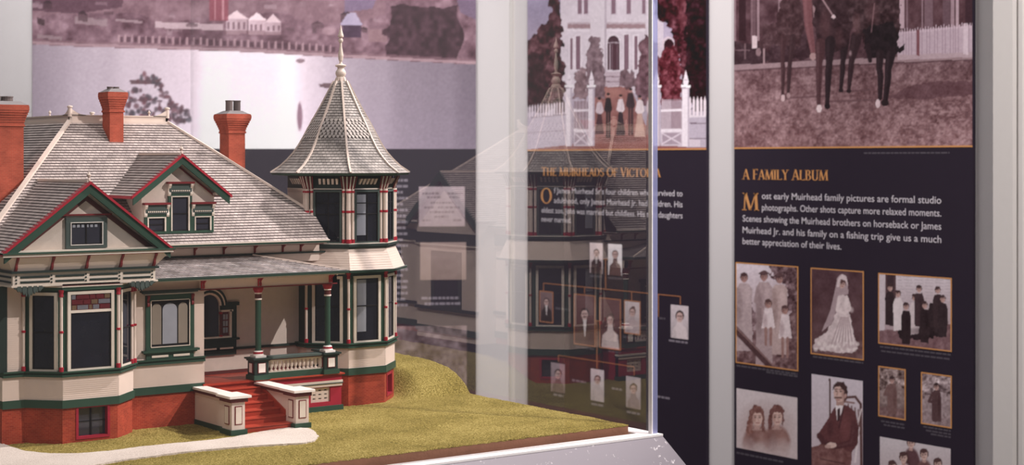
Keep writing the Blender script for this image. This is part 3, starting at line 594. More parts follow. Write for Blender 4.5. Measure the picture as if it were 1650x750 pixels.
def fishing(k):
    k.gradv(424, (222, 210, 218), 600, (150, 120, 122))
    k.wob([(1240, 418), (1290, 418), (1290, 520), (1272, 500), (1262, 460), (1244, 446)], (96, 70, 74), .9, 6, 6, 1, 46); k.wob([(1180, 470), (1204, 480), (1230, 520), (1180, 540)], (120, 94, 98), .8, 5, 6, 2, 40)
    k.wob([(1180, 545), (1240, 520), (1290, 500), (1290, 610), (1180, 610)], (110, 82, 84), .95, 4, 8, 3, 30); k.wob([(1184, 520), (1206, 518), (1214, 560), (1190, 560)], (206, 192, 198), .8, 4, 7, 4)
    for x, y, h, c in ((1199, 448, 118, (182, 162, 164)), (1256, 450, 122, (190, 166, 164)), (1231, 446, 150, (176, 154, 156))):
        k.poly([(x-7, y+9), (x+7, y+9), (x+13, y+18), (x+12, y+h*.45), (x+14, y+h), (x-14, y+h), (x-12, y+h*.45), (x-13, y+18)], c); k.ell(x-8, y+h*.4, 7, h*.3, tuple(q-56 for q in c), .6, 1); k.ell(x+5, y+28, 6, 20, tuple(min(255, q+26) for q in c), .6, 1)
        k.limb([(x-10, y+18), (x-14, y+40), (x-3, y+50)], [5, 5, 4], tuple(q-16 for q in c)); face(k, x, y, 5.4, (80, 56, 58), (170, 132, 126), .3, cap=x > 1220)
    for x, y, h in ((1238, 490, 66), (1265, 500, 76)):
        k.poly([(x-6, y+7), (x+6, y+7), (x+11, y+h*.6), (x-11, y+h*.6)], (226, 210, 212)); k.ell(x-5, y+h*.4, 5, h*.2, (170, 146, 150), .7, 1); face(k, x, y, 5, (90, 64, 64), (176, 138, 130))
        for q in (-4, 4): k.limb([(x+q, y+h*.6), (x+q, y+h)], [4.4, 3.4], (156, 120, 114))
    k.limb([(1180, 526), (1244, 594)], [10, 10], (84, 58, 60)); k.line([(1180, 522), (1246, 590)], 1.6, (150, 118, 116)); k.noise(10, 2.6, 5)
def bride(k):
    k.gradv(432, (84, 58, 64), 580, (96, 68, 70)); k.noise(14, 12, 1); k.wob([(1300, 560), (1400, 548), (1400, 590), (1300, 590)], (110, 82, 84), .8, 3, 8, 2, 14)
    k.poly([(1345, 470), (1349, 448), (1355, 442), (1362, 444), (1366, 456), (1367, 474), (1352, 480), (1348, 500), (1340, 522), (1324, 535), (1338, 500)], (188, 168, 172), .85)
    k.wob([(1350, 476), (1366, 476), (1372, 496), (1368, 506), (1374, 532), (1382, 562), (1372, 570), (1340, 568), (1311, 562), (1313, 548), (1332, 536), (1346, 508)], (214, 197, 198), 1, 1.4, 5, 3, 12)
    for i in range(7): k.line([(1355+i*2, 512), (1338+i*6, 560)], 1.6, (168, 144, 148), .75); k.line([(1357+i*2, 512), (1341+i*6, 560)], 1.4, (238, 226, 226), .7)
    for i in range(30): k.ell(1312+i*2.4, 559+5*math.sin(i*1.7), 3.8, 4, (238, 226, 224) if i % 2 else (196, 176, 178), .7, .6)
    k.ell(1364, 486, 4, 12, (236, 222, 222), .8, 1); k.ell(1372, 500, 5, 6, (232, 218, 218), .7, 1); k.limb([(1352, 482), (1349, 500), (1362, 506)], [5, 4.6, 4], (226, 210, 210))
    face(k, 1357, 458, 5, (90, 62, 62), (200, 168, 160), .3); k.poly([(1348, 462), (1351, 448), (1357, 442), (1364, 446), (1367, 462), (1362, 453), (1355, 450), (1352, 464)], (222, 206, 208), .85); k.noise(6, 2.6, 2)
def group(k):
    k.gradv(440, (214, 204, 210), 566, (160, 134, 138)); k.rect(1416, 440, 1426, 556, (204, 192, 198)); k.rect(1427, 440, 1444, 500, (90, 66, 70)); k.rect(1429, 444, 1441, 470, (64, 46, 52))
    for y in range(446, 524, 5): k.rect(1446, y, 1534, y+1, (182, 168, 176), .8)
    k.wob([(1410, 534), (1540, 522), (1540, 574), (1410, 574)], (126, 96, 100), 1, 1, 8, 2, 14)
    k.wob([(1446, 536), (1452, 512), (1476, 508), (1500, 512), (1520, 520), (1522, 540), (1490, 548), (1454, 546)], (42, 29, 33), 1, 3, 7, 3, 8); k.wob([(1494, 530), (1496, 490), (1520, 486), (1526, 520), (1520, 540)], (50, 36, 40), 1, 3, 6, 4, 8)
    for x, y, c in ((1434, 464, (54, 40, 44)), (1447, 474, (222, 210, 212)), (1474, 480, (208, 194, 196)), (1481, 466, (66, 48, 52)), (1490, 492, (48, 34, 38)), (1511, 468, (60, 44, 48)), (1460, 494, (46, 32, 36)), (1519, 482, (54, 40, 44))):
        k.poly([(x-5, y+7), (x+5, y+7), (x+8, y+16), (x+8, y+40), (x+6, y+62 if c[0] < 100 else y+58), (x-7, y+60), (x-8, y+16)], c); k.ell(x+3, y+26, 3, 18, tuple(max(0, q-18) for q in c), .5, 1); face(k, x, y, 4.1, (66, 46, 48), (196, 162, 154), .2)
    k.ell(1486, 534, 26, 8, (62, 46, 50), .5, 1); k.noise(7, 2.4, 4)
def girls(k):
    k.gradv(625, (216, 204, 206), 742, (204, 188, 188)); k.ell(1234, 690, 52, 50, (182, 158, 156), .6, .9)
    for x, y, c, d in ((1219, 672, (126, 86, 80), .5), (1251, 671, (116, 76, 72), .4)):
        k.ell(x, y+46, 25, 34, (144, 106, 100), .95, .35); k.ell(x-8, y+44, 10, 26, (112, 76, 72), .5, 1); k.ell(x+9, y+40, 9, 20, (174, 138, 130), .5, 1)
        k.wob([(x-13, y+4), (x-11, y-10), (x-3, y-18), (x+6, y-17), (x+12, y-8), (x+13, y+6), (x+10, y+18), (x+8, y+4), (x-6, y+2), (x-8, y+20), (x-13, y+24)], c, 1, 1.4, 4, int(x), 18)
        if x < 1230: k.wob([(x-12, y), (x-6, y+4), (x-7, y+26), (x-14, y+32), (x-17, y+20)], (142, 100, 92), .95, 1.5, 4, 3, 20); k.wob([(x+8, y+6), (x+12, y+2), (x+13, y+24), (x+8, y+26)], c, .9, 1.2, 4, 5, 14)
        k.rect(x-4, y+10, x+5, y+20, (188, 154, 146)); k.ell(x+1.5, y+3, 8, 11.5, (216, 184, 174)); k.ell(x-4, y+4, 4, 9, (168, 130, 122), .6, 1)
        k.wob([(x-8, y-2), (x-6, y-10), (x+2, y-13), (x+9, y-8), (x+10, y), (x+6, y-6), (x-3, y-6)], c, 1, .8, 3, 7, 10)
        for q in (-2, 5): k.ell(x+q, y+1.5, 1.9, 1.1, (92, 62, 60)); k.line([(x+q-2, y-1.4), (x+q+2, y-1.8)], .8, (120, 82, 76))
        k.line([(x+2, y+2), (x+3.4, y+7)], .8, (176, 136, 128)); k.line([(x-.5, y+10), (x+4.6, y+10)], 1.3, (156, 100, 94)); k.line([(x-6, y+21), (x+8, y+21)], 2, (196, 166, 158), .7)
    fade = np.clip((k.Y-704+14*(vnoise(k.X, k.Y, 9, 2)-.5))/26, 0, 1); k.fill(fade, (208, 192, 192), .85); k.noise(6, 2.4, 3)
def seated(k):
    k.gradv(601, (212, 202, 210), 770, (196, 180, 186)); k.rect(1336, 614, 1338.6, 690, (90, 64, 62)); k.ell(1337, 613, 2, 2.6, (90, 64, 62))
    for q in range(6): k.line([(1356+q*5.4, 652+abs(q-2)*3), (1360+q*5, 700)], 1.8, (110, 80, 78))
    for a, b_ in (((1352, 660), (1364, 641)), ((1364, 641), (1378, 640)), ((1378, 640), (1387, 652)), ((1387, 652), (1388, 760))): k.line([a, b_], 3.6, (92, 62, 60))
    k.line([(1362, 648), (1376, 650)], 2.6, (140, 108, 104)); k.line([(1384, 690), (1378, 745)], 3, (224, 212, 214)); k.line([(1388, 660), (1380, 690)], 2.4, (210, 196, 198))
    k.poly([(1344, 658), (1356, 652), (1366, 654), (1378, 664), (1384, 690), (1382, 716), (1372, 730), (1340, 728), (1328, 716), (1316, 706), (1318, 700), (1334, 676)], (100, 60, 62)); k.ell(1362, 690, 10, 28, (122, 76, 76), .7, 1); k.ell(1376, 700, 7, 26, (74, 44, 47), .7, 1); k.ell(1338, 692, 6, 18, (74, 44, 47), .6, 1)
    k.wob([(1306, 722), (1326, 716), (1350, 720), (1374, 730), (1366, 784), (1300, 784)], (122, 84, 82), 1, 1.2, 8, 3, 14); k.ell(1330, 742, 18, 8, (160, 120, 114), .6, 1); k.line([(1322, 740), (1360, 748)], 2, (84, 54, 54), .8)
    k.poly([(1346, 654), (1351, 650), (1361, 652), (1357, 664), (1349, 680)], (232, 222, 224)); k.poly([(1349, 660), (1354, 658), (1353, 678), (1349, 680)], (66, 44, 48)); k.line([(1360, 654), (1352, 690)], 2, (74, 44, 48))
    k.rect(1347, 640, 1360, 654, (176, 142, 134)); k.ell(1353, 634, 9.6, 14.5, (210, 178, 168)); k.ell(1360, 636, 5, 12, (150, 114, 108), .7, 1)
    k.wob([(1342, 630), (1343, 621), (1350, 615), (1359, 616), (1365, 624), (1365, 640), (1361, 642), (1360, 630), (1354, 623), (1346, 624)], (70, 48, 48), 1, .8, 4, 2, 10); k.ell(1362.5, 638, 1.8, 3.6, (190, 152, 144))
    for q in (1347.5, 1355): k.ell(q, 631, 2, 1.1, (72, 50, 50)); k.line([(q-2.4, 628), (q+2.4, 627.6)], 1.1, (84, 58, 56))
    k.line([(1350, 631), (1348.4, 637.5)], 1, (160, 122, 114)); k.line([(1345.5, 641.5), (1355.5, 641.5)], 2.4, (92, 62, 58)); k.line([(1347, 645), (1353, 645)], 1, (150, 98, 92))
    k.limb([(1320, 702), (1326, 712), (1336, 716)], [8, 8, 6], (84, 50, 53)); k.limb([(1378, 690), (1374, 714), (1346, 721)], [11, 11, 7], (88, 52, 55), 10); k.ell(1340, 718, 8, 4.6, (216, 188, 180)); k.ell(1334, 720, 5, 3, (190, 158, 150)); k.noise(6, 2.4, 4)
def standing(x0, y0, x1, y1, bgc, coat, seed, ground=(120, 92, 92)):
    cx = (x0+x1)/2; h = y1-y0
    def f(k):
        k.gradv(y0, bgc, y1, tuple(c-46 for c in bgc)); k.wob([(x0-5, y0-5), (x1+5, y0-5), (x1+5, y0+h*.45), (cx, y0+h*.3), (x0-5, y0+h*.5)], tuple(c-50 for c in bgc), .7, 6, 7, seed, 60); k.noise(22, 3, seed+1); k.wob([(x0-5, y1-h*.25), (x1+5, y1-h*.2), (x1+5, y1+5), (x0-5, y1+5)], ground, .8, 3, 6, seed+2, 20)
        k.poly([(cx-4.5, y0+h*.31), (cx+5.5, y0+h*.31), (cx+8, y0+h*.5), (cx+8, y1-h*.1), (cx-7, y1-h*.1), (cx-8, y0+h*.5)], coat); k.ell(cx+4, y0+h*.6, 3, h*.24, tuple(c-26 for c in coat), .6, 1); k.limb([(cx-6, y0+h*.36), (cx-12, y0+h*.52), (cx-4, y0+h*.54)], [4, 4, 3], coat); face(k, cx, y0+h*.25, 4, (66, 46, 48), (196, 162, 154)); k.noise(7, 2.4, 2)
    return f
def family(k):
    k.gradv(703, (210, 202, 206), 790, (180, 162, 164))
    for x, y, c in ((1468, 714, (96, 66, 70)), (1456, 738, (212, 198, 198)), (1489, 733, (116, 82, 82)), (1511, 748, (184, 160, 158)), (1438, 752, (196, 178, 178))):
        k.ell(x, y+38, 16, 32, c, 1, .3); k.ell(x-6, y+36, 6, 22, tuple(q-26 for q in c), .6, 1); k.rect(x-3, y+6, x+3, y+13, (184, 150, 142)); face(k, x, y, 6.2, (84, 58, 58), (208, 178, 168), .2)
    k.noise(6, 2.4, 5)
def document(k):
    k.gradv(300, (168, 152, 158), 365, (150, 134, 140))
    for y, segs in ((312, ((681, 708), (721, 745))), (318, ((688, 712), (724, 740))), (327, ((694, 728),)), (335, ((684, 700), (706, 740))), (342, ((692, 732),)), (350, ((700, 722),)), (356, ((681, 694), (730, 744)))):
        for a, c in segs:
            x = a
            while x < c: l = random.uniform(2, 6); k.rect(x, y-1.6, min(c, x+l), y+1.2, (96, 80, 88), .7); x += l+1.4
    k.noise(6, 4, 3)
def rocks(k): k.gradv(520, (118, 100, 104), 610, (98, 80, 86)); k.noise(30, 14, 2); k.noise(22, 5, 6)
def blankpage(k): k.gradv(390, (150, 130, 126), 452, (138, 118, 112)); k.noise(5, 8, 2)
# ------------------------------------------------------------------ panel 'family album'
def panel(w, x0, x1, z0, z1, label):
    a0, _ = w.at(x0, 300, PT); a1, _ = w.at(x1, 300, PT); p = w.pt((a0+a1)/2, z0, PT/2)
    t_ = thing('exhibit_panel', label, 'museum panel', tuple(p), 'printed wall panels')
    slab(w, a0, a1, z0, z1, .0004, PT, MB('panel_black')).build('board', t_); return t_, a0, a1
def rule(w, x0, x1, y, parent, m='gold', px=2.4):
    a0, z = w.at(x0, y, PT); a1, z2 = w.at(x1, y, PT); h = px*.0017
    slab(w, a0, a1, z-h/2, z+h/2, PT-.0003, PT+.0012, MB(m)).build('rule', parent)
P3, a0, a1 = panel(WR, 1183, 1567, .45, 2.55, 'black wall panel headed A Family Album with horse photograph, rightmost of the panels')
zl = WR.at(1375, 239, PT)[1]; zt = WR.at(1375, -140, PT)[1]
photo(WR, (a0, a1, zl, zt), riders, P3, 'sepia photograph of saddled horses standing on a dirt street', .0022); rule(WR, 1183, 1567, 239, P3)
roman(WR, 'A FAMILY ALBUM', 1197, 1334, 289.5, 17, 'gold', P3, 'heading', small=.95)
roman(WR, 'M', 1197, 1222, 339, 28, 'gold', P3, 'drop_capital')
LN = [('ost early Muirhead family pictures are formal studio', 1228, 1517, 328.5), ('photographs. Other shots capture more relaxed moments.', 1228, 1517, 349.3), ('Scenes showing the Muirhead brothers on horseback or James', 1197, 1517, 370.6), ('Muirhead Jr. and his family on a fishing trip give us a much', 1197, 1517, 391.8)]
tl = [text(WR, s, x0, x1, y, 0, 12.4, 'text_white', P3, 'paragraph', 1517, .004) for s, x0, x1, y in LN]
tl.append(text(WR, 'better appreciation of their lives.', 1197, 1356, 402.8, 0, 11.6, 'text_white', P3, 'paragraph', 1356, .004)); joinmesh(tl)
caption(WR, [(1392, 247, 1530)], P3)
st = .0019
for r, fn, lb, fm in (((1187, 424.5, 1285, 597), fishing, 'sepia photograph of a family on a fishing trip', 'gold'), ((1308, 433.5, 1390.5, 579.5), bride, 'sepia photograph of a bride in a long veil', 'gold'),
    ((1417, 442, 1532, 565.5), group, 'sepia photograph of a family seated around a table outdoors', 'gold'), ((1187, 626, 1285, 741), girls, 'faded photograph of two girls side by side', None),
    ((1308, 603, 1390.5, 770), seated, 'sepia photograph of a man in a rocking chair', None), ((1417, 592, 1458, 676), standing(1417, 592, 1458, 676, (170, 150, 148), (120, 92, 90), 3), 'small photograph of a figure among branches', 'gold'),
    ((1486, 602, 1532, 689), standing(1486, 602, 1532, 689, (186, 168, 170), (86, 62, 64), 6, (150, 130, 132)), 'small photograph of a woman in a dark dress', 'gold'), ((1418, 704, 1532, 792), family, 'pale photograph of a family group, lowest on the panel', None)):
    photo(WR, pxrect(WR, *r), fn, P3, lb, st, fm)
caption(WR, [(1187, 589.5, 1285), (1235, 600, 1285), (1310, 575, 1391), (1418, 559, 1532), (1420, 566, 1530)], P3); caption(WR, [(1420, 679, 1458), (1424, 685, 1458), (1488, 688, 1532), (1492, 694, 1532), (1500, 700, 1532), (1187, 730, 1262)], P3)
# ------------------------------------------------------------------ panel 'the Muirheads'
P2, a0, a1 = panel(WR, 850, 1138, .45, 2.55, 'black wall panel with a family tree of small portraits, partly seen through the glass')
zl = WR.at(1000, 242, PT)[1]; zt = WR.at(1000, -140, PT)[1]
photo(WR, (a0, a1, zl, zt), gates, P2, 'sepia photograph of a family at the white gates of a large house', .0024); rule(WR, 850, 1138, 242.5, P2)
roman(WR, 'THE MUIRHEADS OF VICTORIA', 873, 1064, 283.5, 14, 'gold', P2, 'heading', small=.93)
roman(WR, 'O', 872, 889, 328, 25, 'gold', P2, 'drop_capital')
LN = [('f James Muirhead Sr\u2019s four children who survived to', 893, 1100, 316.8), ('adulthood, only James Muirhead Jr. had children. His', 893, 1100, 334.4), ('eldest son, John was married but childless. His two daughters', 873, 1100, 352.4)]
tl = [text(WR, s, x0, x1, y, 0, 10.2, 'text_white', P2, 'paragraph', 1100, .004) for s, x0, x1, y in LN]
tl.append(text(WR, 'never married.', 873, 921, 359.6, 0, 9.4, 'text_white', P2, 'paragraph', 921, .004)); joinmesh(tl)
tree = MB('orange_line')
def tline(x0, y0, x1, y1):
    A, za = WR.at(x0, y0, PT); B, zb = WR.at(x1, y1, PT); h = .0011
    if abs(x1-x0) > abs(y1-y0): slab(WR, A, B, za-h, za+h, PT-.0003, PT+.001, tree)
    else: slab(WR, A-h, A+h, zb, za, PT-.0003, PT+.001, tree)
for q in ((876, 456.6, 1097, 478), (876, 456.6, 876, 469), (942, 463, 942, 474), (1018, 470, 1018, 485), (1061, 474.5, 1061, 511), (1096.5, 478, 1096.5, 491), (976, 418, 976, 466), (972, 418, 980, 418), (900, 573, 1022, 593), (900, 573, 900, 584), (962, 517, 962, 594), (959, 517, 966, 517), (1022, 593, 1022, 606)): tline(*q)
tree.build('connector_line', P2)
st = .0021
for r, kw, lb, fm in (((950.5, 391, 971.5, 442), dict(beard=True, tie=True, bg=(214, 198, 200)), 'portrait of a man with a dark beard, upper left of the tree', None), ((980, 393, 1002.5, 445), dict(bg=(232, 226, 228), coat=(92, 66, 68), hair=(120, 96, 94), white=True, low=.62), 'portrait of a woman on a white ground', None),
    ((870.5, 470, 890.5, 520), dict(bg=(120, 96, 98), coat=(52, 36, 40)), 'small portrait of a man, leftmost in the tree', 'orange_line'), ((926, 475, 958.5, 558), dict(bg=(104, 72, 74), coat=(84, 56, 56), beard=True, fs=.19, hy=.38, low=.62), 'portrait of a man with a moustache', 'orange_line'),
    ((967, 481, 999.5, 564), dict(bg=(96, 64, 68), coat=(206, 188, 186), hair=(70, 46, 48), updo=True, white=True, fs=.17, hy=.42, low=.66), 'portrait of a woman in a light dress', 'orange_line'), ((1007, 485, 1031, 539), dict(bg=(196, 182, 184), coat=(182, 164, 166), hair=(104, 80, 80), white=True, updo=True, low=.6), 'pale portrait of a young woman', 'orange_line'),
    ((1081, 491, 1109.5, 548), dict(bg=(200, 188, 192), coat=(214, 200, 202), hair=(54, 38, 42), white=True, fs=.21, low=.62), 'portrait of a young person in white, rightmost in the tree', None), ((888, 584, 910.5, 635), dict(bg=(160, 142, 148), coat=(112, 92, 96), fs=.23, hy=.38, low=.66, white=True), 'faded portrait of a child, lowest row left', None),
    ((952, 594, 973.5, 649), dict(bg=(212, 200, 204), coat=(196, 182, 186), white=True, fs=.22), 'portrait of a boy in a light shirt, lowest row middle', None), ((1009, 606, 1032.5, 661), dict(bg=(186, 172, 176), coat=(150, 132, 136), fs=.23, hy=.38, low=.66, white=True), 'portrait of a child, lowest row right', None)):
    photo(WR, pxrect(WR, *r), bust(*r, **kw), P2, lb, st, fm)
caption(WR, [(951, 445, 971), (980, 448, 1002), (895, 497, 918), (928, 559, 958), (980, 566, 1000), (1004, 543, 1032), (1062, 513, 1072)], P2); caption(WR, [(1078, 549, 1108), (892, 636, 908), (953, 651, 972), (1010, 664, 1032), (922, 613, 944), (986, 626, 1002), (1057, 639, 1080)], P2, 'text_dim')
# ------------------------------------------------------------------ harbour panel on the angled wall
P1, a0, a1 = panel(WB, 52, 767, .35, 2.75, 'wide harbour panel behind the model house, on the angled far wall')
zl = WB.at(400, 240, PT)[1]; zt = WB.at(400, -160, PT)[1]
photo(WB, (a0, a1, zl, zt), mural, P1, 'sepia photograph of a harbour with houses along the far shore', .0034)
photo(WB, pxrect(WB, 675, 301, 749, 365), document, P1, 'pale printed notice with lines of type', .003)
photo(WB, pxrect(WB, 677, 391, 751, 451), blankpage, P1, 'plain beige print', .005)
photo(WB, pxrect(WB, 560, 527, 752, 640), rocks, P1, 'mottled brown photograph of rough ground', .003)
caption(WB, [(590, 291+i*9.6, 657-random.choice((0, 0, 3, 8))) for i in range(22)], P1, 'text_dim', 4.2)
caption(WB, [(679, 481, 740), (684, 490, 742)], P1, 'text_dim', 4)
# ------------------------------------------------------------------ display case
G = 1.12; ZR = 1.108; CU0, CU1, CV0, CV1 = .35, 1.586, 1.801, 3.33
def rect_loop(e): return [(CU0-e, CV0-e), (CU1+e, CV0-e), (CU1+e, CV1+e), (CU0-e, CV1+e)]
case = thing('display_case', 'glass display case on a pale grey plinth around the model house', 'display case', ((CU0+CU1)/2, (CV0+CV1)/2, 0))
pb = MB('plinth_grey'); prev = None
LV = [(0, .05), (.60, .05), (.66, .062), (1.0, .062), (ZR-.0024, .0003)]
for i in range(len(LV)-1):
    (z0, e0_), (z1, e1_) = LV[i], LV[i+1]; A, B = rect_loop(e0_), rect_loop(e1_)
    for k in range(4):
        j = (k+1) % 4; pb.face([Vector((*A[k], z0)), Vector((*A[j], z0)), Vector((*B[j], z1)), Vector((*B[k], z1))])
pb.build('plinth', case)
rb = MB('plinth_rim'); A, B = rect_loop(.0012), rect_loop(-.026)
for k in range(4):
    j = (k+1) % 4
    rb.prism([Vector((*A[k], ZR-.003)), Vector((*A[j], ZR-.003)), Vector((*B[j], ZR-.003)), Vector((*B[k], ZR-.003))], [Vector((*A[k], ZR)), Vector((*A[j], ZR)), Vector((*B[j], ZR)), Vector((*B[k], ZR))])
rb.build('rim', case, 'bright white top rim')
MB('plinth_bed').abox(CU0+.026, CU1-.026, CV0+.026, CV1-.026, ZR-.014, ZR-.010).build('bed', case)
GT = 2.35; g0, g1 = .0085, .0155; EU = 1.5755
MB('clear_glass').abox(CU0+.0085, EU-.002, CV0+g0, CV0+g1, ZR, GT).build('front_pane', case)
MB('clear_glass').abox(CU1-.0155, CU1-.0085, CV0+g1+.001, CV1-.0165, ZR, GT).build('side_pane', case)
MB('clear_glass').abox(CU0+.0085, CU0+.0155, CV0+g1+.001, CV1-.0165, ZR, GT).build('side_pane', case)
MB('clear_glass').abox(CU0+.0085, CU1-.0085, CV1-.0165, CV1-.0095, ZR, GT).build('back_pane', case)
MB('clear_glass').abox(CU0+.008, CU1-.008, CV0+.008, CV1-.008, GT, GT+.007).build('top_pane', case)
MB('glass_edge').abox(EU, CU1-.0012, CV0+g0-.0005, CV0+g1+.0005, ZR, GT).build('edge_strip', case, 'lilac polished edge of the glass corner')
MB('bright_bead').abox(EU-.0015, EU, CV0+g0-.0008, CV0+g1, ZR, GT).build('joint_bead', case, 'bright white line of the glued glass joint')
# ------------------------------------------------------------------ landscaped base board
BU0, BU1, BV0, BV1 = .46, 1.5545, 1.838, 3.22
land = thing('landscape_base', 'grass covered base board carrying the model house and its gravel path', 'model landscape', ((BU0+BU1)/2, (BV0+BV1)/2, ZR-.010))
def gz(u, v):
    prof_ = np.interp(v, [2.236, 2.2411, 2.25, 2.277, 2.304, 2.3416, 2.38, 2.46, 3.3], [0, .0055, .0147, .030, .0377, .0423, .0442, .0452, .048]); s2 = np.clip((v-2.24)/.03, 0, 1)
    hill = np.clip((u-1.425)/.05, 0, 1); hill = hill*hill*(3-2*hill)
    up = prof_*hill
    return G+up+.0016*(vnoise(u, v, .045, 3)-.5)*np.clip((2.2-v)/.06+np.clip((u-1.45)/.05, 0, 1), 0, 1)+.0012*(vnoise(u, v, .012, 5)-.5)*hill*s2
def gzs(u, v): return float(gz(np.array([u]), np.array([v]))[0])
bw = MB('board_wood'); bw.abox(BU0, BU1-.0002, BV0, BV1, ZR-.010, G-.0016)
bw.build('board', land)
nu, nv = 300, 300; uu = np.linspace(BU0, BU1, nu); vv = BV0-.0003+(BV1-BV0)*np.linspace(0, 1, nv)**1.6
U2, V2 = np.meshgrid(uu, vv); fine = .0009*(RNG.random(U2.shape)-.5); Z2 = gz(U2, V2)+fine
rise = np.clip((np.minimum(BU1-U2, V2-BV0)+.0003)/.004, 0, 1); Z2 = Z2-.0012*(1-rise)
V3 = np.stack([U2.ravel(), V2.ravel(), Z2.ravel()], 1).tolist(); i = np.arange(nu*nv).reshape(nv, nu)
Q = np.stack([i[:-1, :-1], i[:-1, 1:], i[1:, 1:], i[1:, :-1]], -1).reshape(-1, 4).tolist()
rim = list(i[0, :])+list(i[1:, -1])+list(i[-1, -2::-1])+list(i[-2:0:-1, 0]); k0 = len(V3)
V3 += [[V3[r][0], V3[r][1], G-.0018-.0012*random.random()] for r in rim]
n = len(rim); Q += [[k0+k, k0+(k+1) % n, int(rim[(k+1) % n]), int(rim[k])] for k in range(n)]
gm = MB('flock'); gm.v = [Vector(p) for p in V3]; gm.f = Q; gm.fm = ['flock']*len(Q); gm.uv = [None]*len(Q)
gm.build('grass', land, smooth=True)['kind'] = 'stuff'
# gravel path traced on the ground
pp = [(-40, 712), (0, 713), (14, 720), (40, 728), (80, 732), (125, 732), (175, 728), (225, 721), (275, 716), (330, 711), (372, 706), (398, 701), (430, 695), (466, 690), (497, 691), (508, 697), (513, 704), (508, 711), (490, 715), (450, 717), (400, 720), (350, 724), (300, 729), (240, 737), (200, 742), (155, 750), (110, 762), (60, 775), (-40, 790)]
pg = []
for x, y in pp:
    d = ray(x, y); k = (G+.001-CAMZ)/d.z; pg.append((d.x*k, d.y*k))
P2d = []
for k in range(len(pg)):
    a, bq = Vector(pg[k]), Vector(pg[(k+1) % len(pg)])
    for q in range(6): pq = a.lerp(bq, q/6); P2d.append((pq.x+random.uniform(-1, 1)*.0009, pq.y+random.uniform(-1, 1)*.0012))
area = sum(P2d[k][0]*P2d[(k+1) % len(P2d)][1]-P2d[(k+1) % len(P2d)][0]*P2d[k][1] for k in range(len(P2d)))
if area < 0: P2d.reverse()
gp = MB('gravel')
tess = geometry.tessellate_polygon([[Vector((*q, 0)) for q in P2d]])
ZG = G+.0018
for tri in tess:
    t3 = [Vector((*P2d[k], ZG)) for k in tri]
    if (t3[1]-t3[0]).cross(t3[2]-t3[0]).z < 0: t3.reverse()
    gp.face(t3)
for k in range(len(P2d)):
    j = (k+1) % len(P2d); gp.face([Vector((*P2d[k], G-.001)), Vector((*P2d[j], G-.001)), Vector((*P2d[j], ZG)), Vector((*P2d[k], ZG))])
gp.build('gravel_path', land)
# ------------------------------------------------------------------ the model house
HO = (1.05, 2.40, G)
house = thing('model_house', 'scale model of a cream and green turreted house on the grass base', 'model house', HO)
ZB, ZC, ZS, ZW = 1.1675, 1.1795, 1.2095, 1.217
H = lambda mb, name, label=None, smooth=False: mb.build(name, house, label, smooth)
G0 = G-.004
# --- plan corners
BAY = [(.768, 2.196), (.7985, 2.196), (.8365, 2.157), (.9145, 2.157), (.9525, 2.196), (.9525, 2.212), (1.0695, 2.212)]
TA = .0655; TCX, TCY = 1.3538, 2.308
def octo(a, rot=0): R = a/(2*math.sin(math.pi/8)); return [(TCX+R*math.cos(math.radians(-112.5+45*k)), TCY+R*math.sin(math.radians(-112.5+45*k))) for k in range(8)]
OC = octo(TA)                                        # 0-1 is the front face, 1-2 front right, ... 7-0 front left
RX = 1.312; BK = 2.925; LX = .768; PV = 2.302         # right wall, back wall, left wall, porch back wall
def stepped(chain, mb, o0, o1, z0, z1, m=None):
    """a band running along a chain of plan points, mitred by offsetting each corner"""
    P = [Vector(p) for p in chain]
    def off(o):
        r = []
        for i, p in enumerate(P):
            ns = []
            if i > 0: d = (P[i]-P[i-1]).normalized(); ns.append(Vector((d.y, -d.x)))
            if i < len(P)-1: d = (P[i+1]-P[i]).normalized(); ns.append(Vector((d.y, -d.x)))
            nn = sum(ns, Vector((0, 0))).normalized(); r.append(p+nn*(o/max(.3, nn.dot(ns[0]))))
        return r
    A, B = off(o0), off(o1)
    for i in range(len(P)-1):
        q = [A[i+1], A[i], B[i], B[i+1]]; mb.prism([Vector((*x, z0)) for x in q], [Vector((*x, z1)) for x in q], m)
    return mb
def clad(fr, poly, mb=None, o=0, course=.0027, m='siding'):
    mb = mb or MB(m); mb.courses([fr.pt(a, o, z) for a, z in poly], course, .0004, m); return mb
def rectp(a0, a1, z0, z1): return [(a0, z0), (a1, z0), (a1, z1), (a0, z1)]
# --- brick foundation, one mesh per block of the house
tchain = [OC[6], OC[7], OC[0], OC[1], OC[2], OC[3], OC[4]]
fb = MB('brick')
def wallgap(fr, mb, a0, a1, z0, z1, o0=-.010, o1=0, m=None):   # foundation face with a window opening
    mb.box(fr, 0, a0, o0, o1, G0, ZB, m); mb.box(fr, a1, fr.len, o0, o1, G0, ZB, m); mb.box(fr, a0, a1, o0, o1, G0, z0, m); mb.box(fr, a0, a1, o0, o1, z1, ZB, m)
stepped([OC[6], OC[7], OC[0], OC[1]], fb, -.012, 0, G0, ZB); f12 = Fr(OC[1], OC[2]); wallgap(f12, fb, .014, .050, 1.128, 1.162); stepped([OC[2], OC[3], OC[4]], fb, -.012, 0, G0, ZB)
H(fb, 'foundation')
fb = MB('brick'); stepped(BAY[:3], fb, -.012, 0, G0, ZB); wallgap(Fr(BAY[2], BAY[3]), fb, .0205, .0645, 1.1262, 1.1668); stepped(BAY[3:], fb, -.012, 0, G0, ZB); H(fb, 'foundation')
H(MB('brick').box(Fr((RX, OC[4][1]), (RX, BK)), 0, BK-OC[4][1], -.02, 0, G0+.04, ZB+.002).box(Fr((RX, BK), (LX, BK)), 0, RX-LX, -.02, 0, G0, ZB)
  .box(Fr((LX, BK), (LX, 2.212)), 0, BK-2.212, -.02, 0, G0, ZB), 'foundation')
